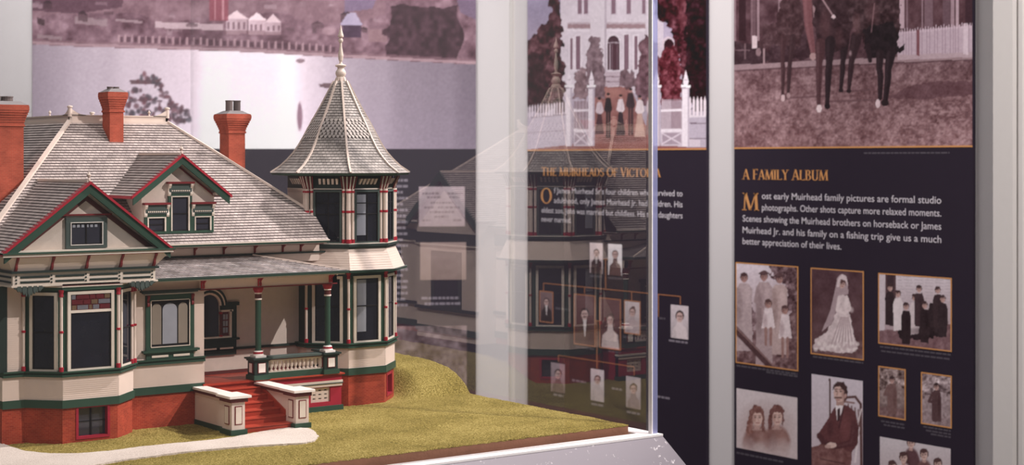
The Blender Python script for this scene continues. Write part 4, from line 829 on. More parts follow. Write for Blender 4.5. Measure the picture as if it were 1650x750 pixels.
# red lined cellar openings
def cellar(fr, a0, a1, z0, z1, lining='crimson'):
    mb = MB(lining); t_ = .0035
    mb.box(fr, a0-t_, a0, -.008, .0012, z0-t_, z1+t_); mb.box(fr, a1, a1+t_, -.008, .0012, z0-t_, z1+t_); mb.box(fr, a0, a1, -.008, .0012, z0-t_, z0); mb.box(fr, a0, a1, -.008, .0006, z1, z1+t_)
    w_ = H(mb, 'cellar_window', 'cellar window with red lining')
    MB('pane_grey' if lining == 'crimson' else 'pane_dark').box(fr, a0, a1, -.0115, -.008, z0, z1).build('pane', w_)
    sb = MB('dark_void'); c = (a0+a1)/2; sb.box(fr, c-.001, c+.001, -.008, -.0062, z0, z1); sb.box(fr, a0, a1, -.008, -.0066, (z0+z1)/2-.0006, (z0+z1)/2+.0006); sb.build('sash', w_)
fbay = Fr(BAY[2], BAY[3])
cellar(fbay, .022, .063, 1.1275, 1.1655); cellar(f12, .0165, .0475, 1.131, 1.160)
# --- water table: dark green band, cream clapboard above, moulded sill
for nm, ch in (('bay', BAY), ('turret', tchain)):
    H(stepped(ch, MB('green'), -.008, .0042, ZB, ZC).__class__ and stepped(ch, MB('green'), -.008, .0030, ZB, ZC-.0012), 'water_table')
    mb = MB('siding')
    for i in range(len(ch)-1):
        f = Fr(ch[i], ch[i+1]); clad(f, rectp(0, f.len, ZC-.0014, ZS), mb, .0012)
    stepped(ch, mb, -.010, .0011, ZC-.0014, ZS+.001, 'cream'); H(mb, 'clapboard')
    sm = MB('green'); stepped(ch, sm, -.008, .0052, ZS, ZS+.0030); stepped(ch, sm, -.008, .0040, ZS+.0030, ZW-.0018); stepped(ch, sm, -.008, .0072, ZW-.0018, ZW); H(sm, 'sill_band')
# --- generic parts
def framed(fr, a0, a1, z0, z1, o, cas, casw, sash='dark_void', pane='pane_dark', mull=(), rails=(), name='window', head=0, label=None, sw=.0016, split=None):
    mb = MB(cas); d = .0032
    mb.box(fr, a0, a0+casw, o-.004, o+d, z0, z1); mb.box(fr, a1-casw, a1, o-.004, o+d, z0, z1); mb.box(fr, a0+casw, a1-casw, o-.004, o+d, z1-casw, z1); mb.box(fr, a0+casw, a1-casw, o-.004, o+d, z0, z0+casw*.7)
    w_ = H(mb, name, label)
    i0, i1, j0, j1 = a0+casw, a1-casw, z0+casw*.7, z1-casw
    MB(pane).box(fr, i0, i1, o-.002, o+.0007, j0, j1).build('pane', w_)
    sb = MB(sash)
    sb.box(fr, i0, i0+sw, o-.0012, o+.0019, j0, j1); sb.box(fr, i1-sw, i1, o-.0012, o+.0019, j0, j1); sb.box(fr, i0, i1, o-.0012, o+.0019, j0, j0+sw); sb.box(fr, i0, i1, o-.0012, o+.0019, j1-sw, j1)
    for m_ in mull: sb.box(fr, i0+(i1-i0)*m_-sw*.5, i0+(i1-i0)*m_+sw*.5, o-.0012, o+.0019, j0, j1)
    for r_ in rails: sb.box(fr, i0, i1, o-.0012, o+.0017, j0+(j1-j0)*r_-sw*.5, j0+(j1-j0)*r_+sw*.5)
    sb.build('sash', w_); return w_, (i0, i1, j0, j1)
def colonnette(x, y, z0, z1, r=.0021, mid=True, body='cream', name='colonnette', rings='red'):
    h = z1-z0; P = [(r*1.5, z0, rings), (r*1.5, z0+h*.055, rings), (r, z0+h*.06, body)]
    if mid: P += [(r, z0+h*.47, rings), (r*1.45, z0+h*.475, rings), (r*1.45, z0+h*.495, rings), (r, z0+h*.50, body)]
    P += [(r, z1-h*.09, rings), (r*1.6, z1-h*.085, rings), (r*1.2, z1-h*.05, rings), (r*1.9, z1-.0004, rings), (0, z1, rings)]
    mb = MB(body); mb.lathe((x, y), P, 10); return mb
def corbel(fr, a, o, z0, z1, d0, d1, w=.0026, m='dark_red', ex=2.2):
    """scroll bracket with a curved front edge"""
    n = 7; pts = []
    for i in range(n+1):
        t_ = i/n; pts.append((o+d0+(d1-d0)*(t_**ex)+.0012*math.sin(t_*9), z0+(z1-z0)*t_))
    pts.append((o, z1)); pts.append((o, z0)); mb = MB(m)
    A = [fr.pt(a-w/2, x, z) for x, z in pts]; B = [fr.pt(a+w/2, x, z) for x, z in pts]
    return mb.prism(A, B)
# --- bay windows
f0, f1, f2, f3, f4 = [Fr(BAY[i], BAY[i+1]) for i in range(5)]
ZH = 1.3255
mb = MB('green')
for f in (f1, f2, f3): mb.box(f, 0, f.len, -.010, 0, ZW-.0006, ZH+.008)
H(mb, 'bay_wall')
H(clad(f0, rectp(0, f0.len, ZW, ZH+.008)).box(f0, 0, f0.len, -.010, 0, ZW, ZH+.008, 'cream').box(f0, -.004, .0065, 0, .0022, ZW, ZH+.006, 'dark_green'), 'clapboard')
framed(f1, .0085, .0480, ZW-.0004, 1.3225, 0, 'pale_trim', .0042, rails=(.5,), label='side sash window of the canted bay')
wb, (i0, i1, j0, j1) = framed(f2, .0062, .0718, ZW-.0004, 1.3235, 0, 'pale_trim', .0042, label='wide bay window with stained glass transom')
zt_ = 1.2965
MB('pale_trim').box(f2, i0, i1, -.001, .003, zt_-.002, zt_+.0016).build('transom_bar', wb)
sg = MB('dark_red'); zz = [zt_+.0018+k*(j1-zt_-.002)/3 for k in range(4)]
cols_ = ['stained_amber', 'stained_red', 'stained_clear', 'stained_red', 'stained_amber', 'stained_red', 'stained_clear']
for r in range(3):
    wds = [[.14, .3, .1, .18, .28], [.3, .2, .18, .32], [.12, .34, .16, .22, .16]][r]; a = i0+.001
    for k, wd_ in enumerate(wds):
        e = a+wd_*(i1-i0-.002); sg.box(f2, a+.0007, e-.0007, .0005, .0022, zz[r]+.0006, zz[r+1]-.0006, cols_[(k*2+r*3) % 7]); a = e
sg.box(f2, i0, i1, .0005, .0012, zt_+.001, j1, 'dark_red'); sg.build('stained_glass', wb, 'stained glass transom of red, amber and clear panes')
framed(f3, .0060, .0480, ZW-.0004, 1.3225, 0, 'pale_trim', .0042, rails=(.5,), label='narrow side window of the canted bay')
for p, ff in ((f1.pt(.0008, .0035, 0), 0), (f1.pt(f1.len-.0002, .0035, 0), 0), (f2.pt(f2.len-.0005, .0035, 0), 0), (f3.pt(f3.len-.0095, .003, 0), 0), (f3.pt(f3.len-.0005, .0035, 0), 0)):
    H(colonnette(p.x, p.y, ZW-.0004, ZH+.001), 'colonnette', smooth=False)
bh = stepped(BAY[1:5], MB('green'), -.006, .0050, ZH-.0005, ZH+.0042); stepped(BAY[1:5], bh, -.006, .0062, ZH+.0042, ZH+.0056, 'pale_trim'); stepped(BAY[1:5], bh, -.006, .0040, ZH+.0056, ZH+.0085, 'maroon'); H(bh, 'bay_cornice')
# leafy pierced brackets where the gable wing oversails the canted corners
def leaf(fr, a0, a1, o, z1):
    mb = MB('grey_green'); n = 11
    for i in range(n):
        t_ = i/(n-1); a = a0+(a1-a0)*t_; h = .004+.011*(1-abs(2*t_-1))**.7*random.uniform(.8, 1.1)
        q = [(a-.0026, z1), (a-.0030, z1-h*.55), (a-.0008, z1-h), (a+.0012, z1-h*.7), (a+.0028, z1-h*.5), (a+.0026, z1)]
        mb.wall(fr, q, o-.0015-.0008*(i % 2), o+.0012+.0008*(i % 2))
    return mb
XB0, XB1, VB = .7685, .9690, 2.1560
fbx = Fr((XB0, VB), (XB1, VB))
H(leaf(fbx, .004, .040, .001, 1.3335), 'bracket', 'leaf-carved green bracket'); H(leaf(fbx, .163, .1975, .001, 1.3335), 'bracket', 'leaf-carved green bracket')
# box band with green rails
bb = MB('pale_trim'); bb.abox(XB0, XB1, VB, 2.212, 1.3330, 1.3520); bb.abox(XB0-.0026, XB1+.0026, VB-.003, 2.212, 1.3322, 1.3346)
for z in (1.3386, 1.3452):
    for k in range(4): a = .010+k*.0478; bb.box(fbx, a, a+.0400, -.001, .0010, z-.0013, z+.0013, 'dark_green')
    fl = Fr((XB0, 2.212), (XB0, VB)); bb.box(fl, .006, .050, -.001, .001, z-.0013, z+.0013, 'dark_green')
for k in range(5):
    for z in (1.3375, 1.3420, 1.3465): bb.box(fbx, .0045+k*.0478-.001, .0045+k*.0478+.001, -.001, .0012, z-.001, z+.001, 'dark_green')
bb.abox(XB0-.003, XB1+.004, VB-.0042, 2.212, 1.3505, 1.3535, 'dark_green'); H(bb, 'band_course')
# coved soffit with red brackets, then the pediment cornice
cv = MB('cream'); A = [(XB0, VB+.001), (XB1, VB+.001), (XB1, 2.20), (XB0, 2.20)]; B = [(XB0-.012, 2.1455), (XB1+.016, 2.1455), (XB1+.016, 2.2), (XB0-.012, 2.2)]
cv.prism([Vector((*a, 1.3530)) for a in A], [Vector((*a, 1.3722)) for a in B]); cv.abox(XB0-.013, XB1+.017, 2.1445, 2.2, 1.3718, 1.3727, 'red'); H(cv, 'cove')
for k in range(5): H(corbel(fbx, .003+k*.0485, -.001, 1.3535, 1.3722, .0045, .0140, .0030, ex=1.05), 'bracket', 'red scroll bracket')
cn = MB('pale_trim'); GX0, GX1 = .7505, .9895; cn.abox(GX0, GX1, 2.1410, 2.20, 1.3727, 1.3762); cn.abox(GX0-.001, GX1+.002, 2.1390, 2.20, 1.3762, 1.3782, 'green'); cn.abox(GX0+.012, GX1-.012, 2.150, 2.19, 1.3782, 1.3802); H(cn, 'cornice')
# --- gable wing: pediment, rake boards, roof
GU, GZ, GF, GE = .8700, 1.4700, 2.1440, 1.3775; GH = .1195
PVv = 2.1600; fp = Fr((GU-GH, PVv), (GU+GH, PVv)); c0 = GH
slope = (GZ-GE)/GH
H(MB('stucco').wall(fp, [(.012, 1.3785), (2*GH-.012, 1.3785), (GH, 1.3785+(GH-.012)*slope)], -.03, 0), 'gable_wall')
def rake(u0, z0, u1, z1, v0, v1, drop0, drop1, m):   # sloping board: top edge lowered by drop0, bottom edge by drop1
    mb = MB(m); q = [(u0, z0-drop1), (u1, z1-drop1), (u1, z1-drop0), (u0, z0-drop0)]
    if u1 < u0: q = [q[1], q[0], q[3], q[2]]
    return mb.prism([Vector((u, v1, z)) for u, z in q], [Vector((u, v0, z)) for u, z in q])
for sgn in (-1, 1):
    e = GU+sgn*(GH+.001)
    H(rake(GU, GZ, e, GE-.001, GF-.0022, GF+.010, -.0014, .0026, 'red'), 'bargeboard', 'red edge of the front gable')
    H(rake(GU, GZ, e-sgn*.004, GE+.002, GF, GF+.0045, .0026, .0150, 'green'), 'bargeboard', 'green board of the front gable')
    H(rake(GU, GZ-.017, e-sgn*.022, GE+.002, PVv-.001, PVv+.002, 0, .008, 'maroon'), 'bargeboard', 'brown inner board of the front gable')
H(MB('dark_red').box(fp, GH-.034, GH+.036, 0, .0035, 1.4250, 1.4272), 'collar_bar')
wg, (i0, i1, j0, j1) = framed(fp, GH-.0290, GH+.0290, 1.3810, 1.4225, .001, 'grey_green', .0068, pane='pane_grey', mull=(.5,), label='small attic window in the front gable')
MB('white').box(fp, i0-.0008, i1+.0008, .001, .0052, j0-.0006, j0+.0004).box(fp, i0-.0008, i1+.0008, .001, .0052, j1-.0004, j1+.0006).box(fp, i0-.0006, i0+.0004, .001, .0052, j0, j1).box(fp, i1-.0004, i1+.0006, .001, .0052, j0, j1).build('glazing_bead', wg)
lt = MB('curtain')
for k in range(6): lt.box(fp, i0+.003+k*.0062, i0+.0068+k*.0062, -.0014, .0024, j1-.0065, j1-.0026)
lt.build('top_light', wg)
# roof planes
MZ = .85; EV, EZ = 2.225, 1.378; RV, RZ = 2.4372, 1.5585; EL, ER = .7445, 1.3275; RL, RR = EL+(RV-EV), ER-(RV-EV); RB = 2.74; EB = RB+(RV-EV)
vy = EV+(GZ-EZ)/MZ; vb = EV+(GE-EZ)/MZ
CO = .0060; TK2 = .0013
for sgn in (-1, 1):
    e = GU+sgn*GH
    P = [(e, GF, GE), (GU, GF, GZ), (GU, vy+.004, GZ), (e, vb, GE)]
    mb = MB('shingle'); mb.courses(P if sgn < 0 else [P[0], P[3], P[2], P[1]], CO, TK2)
    # roof thickness seen at the verge and soffit
    mb.prism([Vector((a, b_, z-.0030)) for a, b_, z in P], [Vector((a, b_, z-.0004)) for a, b_, z in P], 'maroon'); H(mb, 'gable_roof')
H(MB('cream').bar((GU, GF+.004, GZ-.0004), (GU, vy, GZ-.0004), .0055, .0036), 'ridge_cap')
def knob(x, y, z, h): return MB('cream').lathe((x, y), [(h*.16, z), (h*.16, z+h*.2), (h*.08, z+h*.3), (h*.22, z+h*.52), (h*.25, z+h*.66), (h*.1, z+h*.8), (h*.12, z+h*.86), (0, z+h)], 12)
H(knob(GU, GF+.005, GZ+.002, .0125), 'finial', smooth=True)
# --- main hipped roof with flat crested deck
TCU = 1.2840; TCV = EV+ER-TCU; TCZ = EZ+MZ*(TCV-EV)                        # the turret cuts the right front corner of the roof
faces = [[(EL, EV, EZ), (TCU, EV, EZ), (TCU, TCV, TCZ), (RR, RV, RZ), (RL, RV, RZ)], [(TCU, TCV, TCZ), (ER, 2.392, EZ), (ER, EB, EZ), (RR, RB, RZ), (RR, RV, RZ)], [(ER, EB, EZ), (EL, EB, EZ), (RL, RB, RZ), (RR, RB, RZ)], [(EL, EB, EZ), (EL, EV, EZ), (RL, RV, RZ), (RL, RB, RZ)]]
mr = MB('shingle')
for f in faces: mr.courses(f, CO, TK2)
for f in faces: mr.face([Vector((a, b_, z-.0012)) for a, b_, z in f], 'maroon')
H(mr, 'main_roof')
def hipbar(a, b_, w=.0062, h=.0032):
    return MB('cream').bar(a, b_, w, h)
H(hipbar((RL, RV, RZ), (EL, EV, EZ), .0070), 'hip_cap'); H(hipbar((RR, RV, RZ), (TCU, TCV, TCZ), .0058), 'hip_cap'); H(hipbar((RR, RB, RZ), (ER, EB, EZ)), 'hip_cap'); H(hipbar((RL, RB, RZ), (EL, EB, EZ)), 'hip_cap')
cr_ = MB('cream')
for (x0, y0), (x1, y1) in (((RL, RV), (RR, RV)), ((RR, RV), (RR, RB)), ((RR, RB), (RL, RB)), ((RL, RB), (RL, RV))):
    f = Fr((x0, y0), (x1, y1)); cr_.box(f, -.003, f.len+.003, -.004, .0032, RZ-.0030, RZ+.0015); cr_.box(f, -.001, f.len+.001, -.003, .0010, RZ+.0015, RZ+.0085); cr_.box(f, -.002, f.len+.002, -.004, .0022, RZ+.0085, RZ+.0102)
cr_.abox(RL, RR, RV, RB, RZ-.002, RZ+.002, 'lead'); H(cr_, 'roof_cresting')
for x, y, dx, dy in ((RL, RV, 1, 1), (RR, RV, -1, 1), (RR, RB, -1, -1), (RL, RB, 1, -1)):   # upswept corner horns
    hn = MB('cream')
    for ax, ay in ((dx, 0), (0, dy)):
        n = 6
        for k in range(n):
            t0, t1 = k/n*.024, (k+1)/n*.024; h0 = .0102+.0105*(1-k/n)**2.0; h1 = .0102+.0105*(1-(k+1)/n)**2.0
            a = Vector((x+ax*t0, y+ay*t0, 0)); c = Vector((x+ax*t1, y+ay*t1, 0)); s_ = Vector((ay, ax, 0))*.0022
            hn.prism([a-s_+Vector((0, 0, RZ+.009)), c-s_+Vector((0, 0, RZ+.009)), c+s_+Vector((0, 0, RZ+.009)), a+s_+Vector((0, 0, RZ+.009))], [a-s_+Vector((0, 0, RZ+h0)), c-s_+Vector((0, 0, RZ+h1)), c+s_+Vector((0, 0, RZ+h1)), a+s_+Vector((0, 0, RZ+h0))])
    hn.lathe((x, y), [(.0034, RZ+.007), (.0030, RZ+.0205), (.0046, RZ+.0215), (.0042, RZ+.0235), (0, RZ+.0245)], 10); H(hn, 'finial')
H(knob(RL, 2.52, RZ+.010, .009), 'finial', smooth=True); H(knob(1.085, RV, RZ+.010, .009), 'finial', smooth=True)
# eaves: gutter board, frieze, brackets
ev = MB('green'); ev.abox(EL, TCU, EV-.0026, EV+.003, EZ-.0034, EZ-.0002); ev.abox(EL-.0026, EL+.003, EV, EB, EZ-.0034, EZ-.0002); ev.abox(ER-.003, ER+.0026, 2.395, EB, EZ-.0034, EZ-.0002)
ev.abox(EL, TCU, EV-.0038, EV+.002, EZ-.0008, EZ+.0008, 'pale_trim'); ev.abox(ER-.003, ER+.0034, 2.395, EB, EZ-.0008, EZ+.0010, 'pale_trim'); H(ev, 'gutter')
WV = 2.254
sf = MB('cream'); sf.abox(EL+.004, TCU-.002, EV+.002, EB-.003, EZ-.0052, EZ-.0040); sf.abox(TCU-.002, ER-.004, 2.395, EB-.003, EZ-.0052, EZ-.0040); sf.abox(LX+.01, TCU, WV, BK, 1.345, EZ-.0045); H(sf, 'upper_wall')
fw = Fr((LX+.01, WV), (RX, WV)); gb = MB('dark_green'); gb.box(fw, .16, fw.len, 0, .0030, 1.3572, 1.3598); gb.box(fw, .16, fw.len, 0, .0018, EZ-.0075, EZ-.0052, 'maroon'); H(gb, 'frieze_moulding')
for px in (313, 360, 410, 455, 484):
    a = onplane(px, 408, (0, WV, 0), Vector((0, 1, 0))).x; H(corbel(fw, a-(LX+.01), 0, 1.3600, EZ-.0053, .001, .0125, .0026), 'bracket', 'red scroll bracket')
# --- dormer
DV, D0, D1, DB = 2.2440, .9874, 1.1013, 1.3935; DC = 1.0440; DZ, DF, DH = 1.5075, 2.2290, .0785; DE = 1.4480; dsl = (DZ-DE)/DH
fd = Fr((D0, DV), (D1, DV)); dl = fd.len; apex_in = DE+.002
dw = MB('stucco'); hw = (D1-D0)/2; top_e = DZ-.004-hw*dsl
dw.wall(fd, [(0, DB-.004), (dl, DB-.004), (dl, top_e), (DC-D0, DZ-.004), (0, top_e)], -.10, 0); H(dw, 'dormer_wall')
dvy = EV+(DZ-EZ)/MZ; dvb = EV+(DE-EZ)/MZ
for sgn in (-1, 1):
    e = DC+sgn*DH; P = [(e, DF, DE), (DC, DF, DZ), (DC, dvy+.003, DZ), (e, dvb, DE)]
    mb = MB('shingle'); mb.courses(P if sgn < 0 else [P[0], P[3], P[2], P[1]], CO, TK2); mb.prism([Vector((a, b_, z-.0028)) for a, b_, z in P], [Vector((a, b_, z-.0004)) for a, b_, z in P], 'maroon')
    if sgn < 0: mb.abox(e-.001, e+.002, DF, dvb, DE-.0034, DE+.0008, 'red')
    H(mb, 'dormer_roof')
    H(rake(DC, DZ, e, DE-.001, DF-.002, DF+.008, -.0014, .0026, 'red'), 'bargeboard', 'red edge of the dormer gable')
    H(rake(DC, DZ, e-sgn*.003, DE+.001, DF, DF+.004, .0026, .0135, 'green'), 'bargeboard', 'green board of the dormer gable')
    H(rake(DC, DZ-.015, DC+sgn*.056, DZ-.015-.056*dsl, DV-.0016, DV+.001, 0, .003, 'dark_red'), 'bargeboard', 'thin red inner board of the dormer gable')
    H(MB('pale_trim').abox(min(e-sgn*.010, e-sgn*.024), max(e-sgn*.010, e-sgn*.024), DF+.003, DV, DE+.0005, DE+.004), 'kneeler')
H(MB('cream').bar((DC, DF+.003, DZ-.0003), (DC, dvy, DZ-.0003), .0050, .0030), 'ridge_cap'); H(knob(DC, DF+.004, DZ+.002, .0115), 'finial', smooth=True)
def dwin(a0, a1, zt_, cap_z, lab):
    w_, (i0, i1, j0, j1) = framed(fd, a0, a1, DB, zt_, .0005, 'green', .0052, pane='pane_grey', rails=(.5,) if a1-a0 > .034 else (), label=lab)
    MB('pale_trim').box(fd, i1-.0008, i1+.0012, .0005, .0046, j0, j1+.001).box(fd, i0-.0012, i0+.0006, .0005, .0044, j0, j1+.001).box(fd, i0, i1, .0005, .0044, j1-.0006, j1+.001).build('glazing_bead', w_)
    hd = MB('grey_green'); hd.box(fd, a0+.001, a1-.001, .0005, .0050, zt_, cap_z-.003)
    n = int((a1-a0)/.0032)
    for k in range(n): hd.box(fd, a0+.004+k*.0030, a0+.0056+k*.0030, .005, .0062, zt_+.0024, zt_+.0044, 'pale_trim') if a0+.0056+k*.0030 < a1-.003 else None
    hd.build('window_head', w_)
    MB('dark_red').box(fd, a0-.0022, a1+.0022, 0, .0085, cap_z-.003, cap_z).build('window_cornice', w_)
    for a in (a0+.0012, a1-.0012): corbel(fd, a, .0005, zt_-.004, cap_z-.003, .0038, .0072, .0040, 'pale_trim').build('bracket', w_)
dwin(.0035, .0400, 1.4220, 1.4385, 'left light of the dormer'); dwin(.0400, .0770, 1.4520, 1.4685, 'tall middle light of the dormer'); dwin(.0770, .1115, 1.4220, 1.4385, 'right light of the dormer')
# --- porch roof
PE, PEZ, PTV, PTZ = 2.1760, 1.3335, WV, 1.3568; PX0 = .9560; PXE = 1.2880; PXT = 1.170
pr = MB('shingle_weathered'); pr.courses([(PX0, PE, PEZ), (PXE, PE, PEZ), (PXT, PTV, PTZ), (PX0, PTV, PTZ)], .0060, .0012); pr.courses([(PXE, PE, PEZ), (PXE+.0, PTV+.02, PEZ), (PXT, PTV, PTZ)], .0060, .0012)
pr.prism([Vector(p) for p in ((PX0, PE, PEZ-.003), (PXE, PE, PEZ-.003), (PXE, PTV, PEZ-.003), (PX0, PTV, PEZ-.003))], [Vector(p) for p in ((PX0, PE, PEZ-.0006), (PXE, PE, PEZ-.0006), (PXT, PTV, PTZ-.001), (PX0, PTV, PTZ-.001))], 'cream'); H(pr, 'porch_roof')
H(MB('cream').bar((PXT-.002, PTV-.001, PTZ), (PXE+.001, PE, PEZ), .0034, .0022), 'hip_cap')
pg_ = MB('green'); pg_.abox(.972, PXE+.0016, PE-.0022, PE+.002, PEZ-.0034, PEZ-.0006); pg_.abox(.972, PXE+.0022, PE-.0030, PE+.001, PEZ-.0008, PEZ+.0006, 'grey_green'); pg_.abox(PXE-.002, PXE+.0016, PE, PTV, PEZ-.0034, PEZ-.0006); H(pg_, 'gutter')
sf = MB('cream'); sf.abox(.975, PXE-.003, PE+.002, 2.212, PEZ-.0056, PEZ-.0036); H(sf, 'soffit')
fbm = Fr((1.0600, 2.2040), (1.2860, 2.2040)); bm = MB('cream'); bm.box(fbm, 0, fbm.len, -.008, 0, 1.3135, PEZ-.005); bm.box(fbm, 0, fbm.len, -.009, .0014, 1.3120, 1.3137, 'dark_red')
bm.box(Fr((1.286, 2.204), (1.286, 2.302)), 0, .098, -.008, 0, 1.3135, PEZ-.005)
n = 34
for k in range(n): a = .004+k*fbm.len/n; bm.wall(fbm, [(a, PEZ-.0060), (a+.0044, PEZ-.0060), (a+.0032, PEZ-.0084), (a+.0012, PEZ-.0084)][::-1], 0, .0014, 'pale_trim')
H(bm, 'porch_beam')
for a in (.003, .0945, .2145): 
    for d in (-.0016, .0020): H(corbel(fbm, a+d, 0, 1.3145, PEZ-.0056, .001, .0088, .0020, 'red'), 'bracket', 'red scroll bracket')
# --- front wall beside the bay, with the three-light window
fm = Fr((.9525, 2.212), (1.0695, 2.212))
mw = MB('siding'); mw.box(fm, 0, fm.len, -.010, 0, ZW-.0006, PEZ-.004, 'cream'); clad(fm, rectp(0, fm.len, ZW, PEZ-.0056), mw, .0002); 
mw.box(Fr((1.0695, 2.212), (1.0695, PV)), .0, PV-2.212, -.010, 0, 1.17, PEZ-.004, 'cream'); H(mw, 'front_wall')
wf, (i0, i1, j0, j1) = framed(fm, .0260, .1000, 1.2295, 1.3080, .0006, 'green', .0080, pane='dark_void', label='three-light arched window beside the porch')
for k, (a0, a1, m_) in enumerate(((.0015, .0158, 'curtain_beige'), (.0178, .0400, 'curtain'), (.0420, .0563, 'curtain_beige'))):
    n = 8; r = (a1-a0)/2; pts = [(i0+a0, j0+.003), (i0+a1, j0+.003)]; zc = j1-.004-min(r, .009)
    pts += [(i0+(a0+a1)/2+r*math.cos(math.pi*q/n), zc+min(r, .009)*math.sin(math.pi*q/n)) for q in range(n+1)]
    MB(m_).wall(fm, pts, -.0012, .0022).build('light', wf)
MB('pale_trim').box(fm, i0-.0012, i0, .0006, .0046, j0, j1).box(fm, i1, i1+.0012, .0006, .0046, j0, j1).box(fm, i0, i1, .0006, .0046, j1, j1+.001).box(fm, i0-.001, i1+.001, .0006, .005, j0-.0012, j0).build('glazing_bead', wf)
hd = MB('dark_green'); hd.box(fm, .0180, .1080, 0, .0085, 1.3125, 1.3150); hd.box(fm, .0210, .1050, 0, .0060, 1.3108, 1.3125, 'grey_green'); hd.box(fm, .0240, .1020, 0, .005, 1.3090, 1.3100, 'pale_trim'); hd.build('window_cornice', wf)
ap = MB('green'); ap.box(fm, .0205, .1065, 0, .0085, 1.2270, 1.2300); ap.box(fm, .0235, .1035, 0, .0062, 1.2250, 1.2270); ap.box(fm, .0265, .0995, 0, .0036, 1.2168, 1.2250)
for a in (.0345, .0675): ap.box(fm, a, a+.0250, .003, .0048, 1.2196, 1.2228, 'pale_trim')
ap.build('apron', wf)
for a in (.0290, .0970): corbel(fm, a, .003, 1.2925, 1.3080, .0025, .0042, .0034, 'dark_red').build('bracket', wf)
# --- porch recess: back wall, side wall, floor
fk = Fr((1.0695, PV), (1.3000, PV)); pk = MB('stucco'); pk.box(fk, -.012, fk.len, -.010, 0, 1.16, PEZ-.004); H(pk, 'porch_wall')
dk = MB('dark_green'); dk.box(fk, .0, fk.len, 0, .0040, 1.2115, 1.2150); dk.box(fk, 0, fk.len, 0, .003, 1.176, 1.1810, 'maroon'); H(dk, 'dado_rail')
def arch(cx, zc, r0, r1, a0, a1, n=14):
    pts = [(cx+r1*math.cos(math.radians(a0+(a1-a0)*k/n)), zc+r1*math.sin(math.radians(a0+(a1-a0)*k/n))) for k in range(n+1)]
    return pts+[(cx+r0*math.cos(math.radians(a0+(a1-a0)*k/n)), zc+r0*math.sin(math.radians(a0+(a1-a0)*k/n))) for k in range(n, -1, -1)]
ac = .0500; zc_ = 1.2800; asx = .0955                # arch centre, springing, right shoulder
aw = MB('dark_green')
def archband(mb, r0, r1, o, m, sx0, sx1, zsh0, zsh1):
    P = arch(ac, zc_, r0, r1, 0, 180)
    n = len(P)//2
    for k in range(n-1): mb.wall(fk, [P[k], P[k+1], P[2*n-2-k], P[2*n-1-k]], 0, o, m)
archband(aw, .0200, .0300, .0048, 'dark_green', 0, 0, 0, 0); archband(aw, .0170, .0200, .0056, 'pale_trim', 0, 0, 0, 0); archband(aw, .0240, .0260, .0062, 'pale_trim', 0, 0, 0, 0)
aw.box(fk, ac+.0230, asx+.004, 0, .0060, 1.2790, 1.2840); aw.box(fk, ac+.0200, asx, 0, .0046, 1.2730, 1.2792); aw.box(fk, ac+.020, asx-.006, 0, .0056, 1.2700, 1.2730, 'pale_trim'); aw.box(fk, asx-.0085, asx, 0, .0048, 1.2300, 1.2780); aw.box(fk, asx-.0115, asx-.0085, 0, .0056, 1.2330, 1.2725, 'pale_trim')
aw.box(fk, .004, asx+.004, 0, .0075, 1.2270, 1.2300); aw.box(fk, .006, asx, 0, .0040, 1.2045, 1.2270); aw.box(fk, .02, asx-.0085, 0, .0056, 1.2305, 1.2332, 'pale_trim')
for a in (.040, .068): aw.box(fk, a, a+.022, .003, .0050, 1.2135, 1.2160, 'pale_trim')
wA = H(aw, 'window', 'stepped arched window at the back of the porch')
ps = MB('pane_grey'); ps.wall(fk, [(ac-.017, 1.2330), (ac+.017, 1.2330)]+[(ac+.017*math.cos(math.pi*k/12), zc_+.017*math.sin(math.pi*k/12)) for k in range(13)], .0002, .0016); ps.build('pane', wA)
ps = MB('stained_red'); ps.box(fk, ac+.0215, asx-.0115, .0002, .0014, 1.2330, 1.2700)
for r in range(3):
    for c in range(2): ps.box(fk, ac+.0240+c*.0045, ac+.0275+c*.0045, .0012, .0022, 1.2380+r*.0100, 1.2460+r*.0100, 'curtain')
ps.build('stained_glass', wA, 'leaded red side light')
H(colonnette((fk.pt(ac+.0195, .004, 0)).x, (fk.pt(ac+.0195, .004, 0)).y, 1.2330, 1.2700, .0019, False, 'maroon'), 'colonnette')
ZF = 1.1762
H(MB('deck_red').abox(1.0660, 1.2990, 2.2060, PV, ZF-.0030, ZF).box(Fr((1.148, 2.2060), (1.2990, 2.2060)), 0, .151, 0, .0040, ZF-.0022, ZF), 'porch_floor')
# porch skirt right of the steps
fs = Fr((1.1690, 2.2080), (1.2960, 2.2080)); sl = fs.len
sk = MB('crimson'); sk.box(fs, -.022, sl, -.008, .0030, 1.1730, ZF-.0022, 'maroon'); sk.box(fs, -.022, sl, -.008, .0016, 1.1655, 1.1730); sk.box(fs, -.020, sl+.001, -.008, .0032, 1.1622, 1.1655, 'pale_trim'); sk.box(fs, -.02, sl+.0014, -.008, .0046, 1.1608, 1.1622, 'grey_green'); sk.box(fs, -.02, sl, -.008, .0032, 1.1568, 1.1608, 'cream')
for a0, a1, z0, z1 in ((0, .074, 1.1275, 1.1568), (.108, sl, 1.1275, 1.1568), (.074, .108, 1.1275, 1.1335), (.074, .108, 1.1555, 1.1568)): sk.box(fs, a0, a1, -.008, .0004, z0, z1)
sk.box(fs, 0, sl+.0020, -.008, .0036, G0, 1.1275, 'green'); sk.box(Fr((1.296, 2.208), (1.296, 2.25)), 0, .042, -.006, 0, G0, 1.1730); H(sk, 'porch_skirt')
lt = MB('cream'); LA0, LA1, LZ0, LZ1 = .074, .108, 1.1335, 1.1555; n = 4
for k in range(n): a = LA0+(LA1-LA0)*k/(n-1)*.88; lt.box(fs, a, a+.0050, -.005, -.0030, LZ0, LZ1)
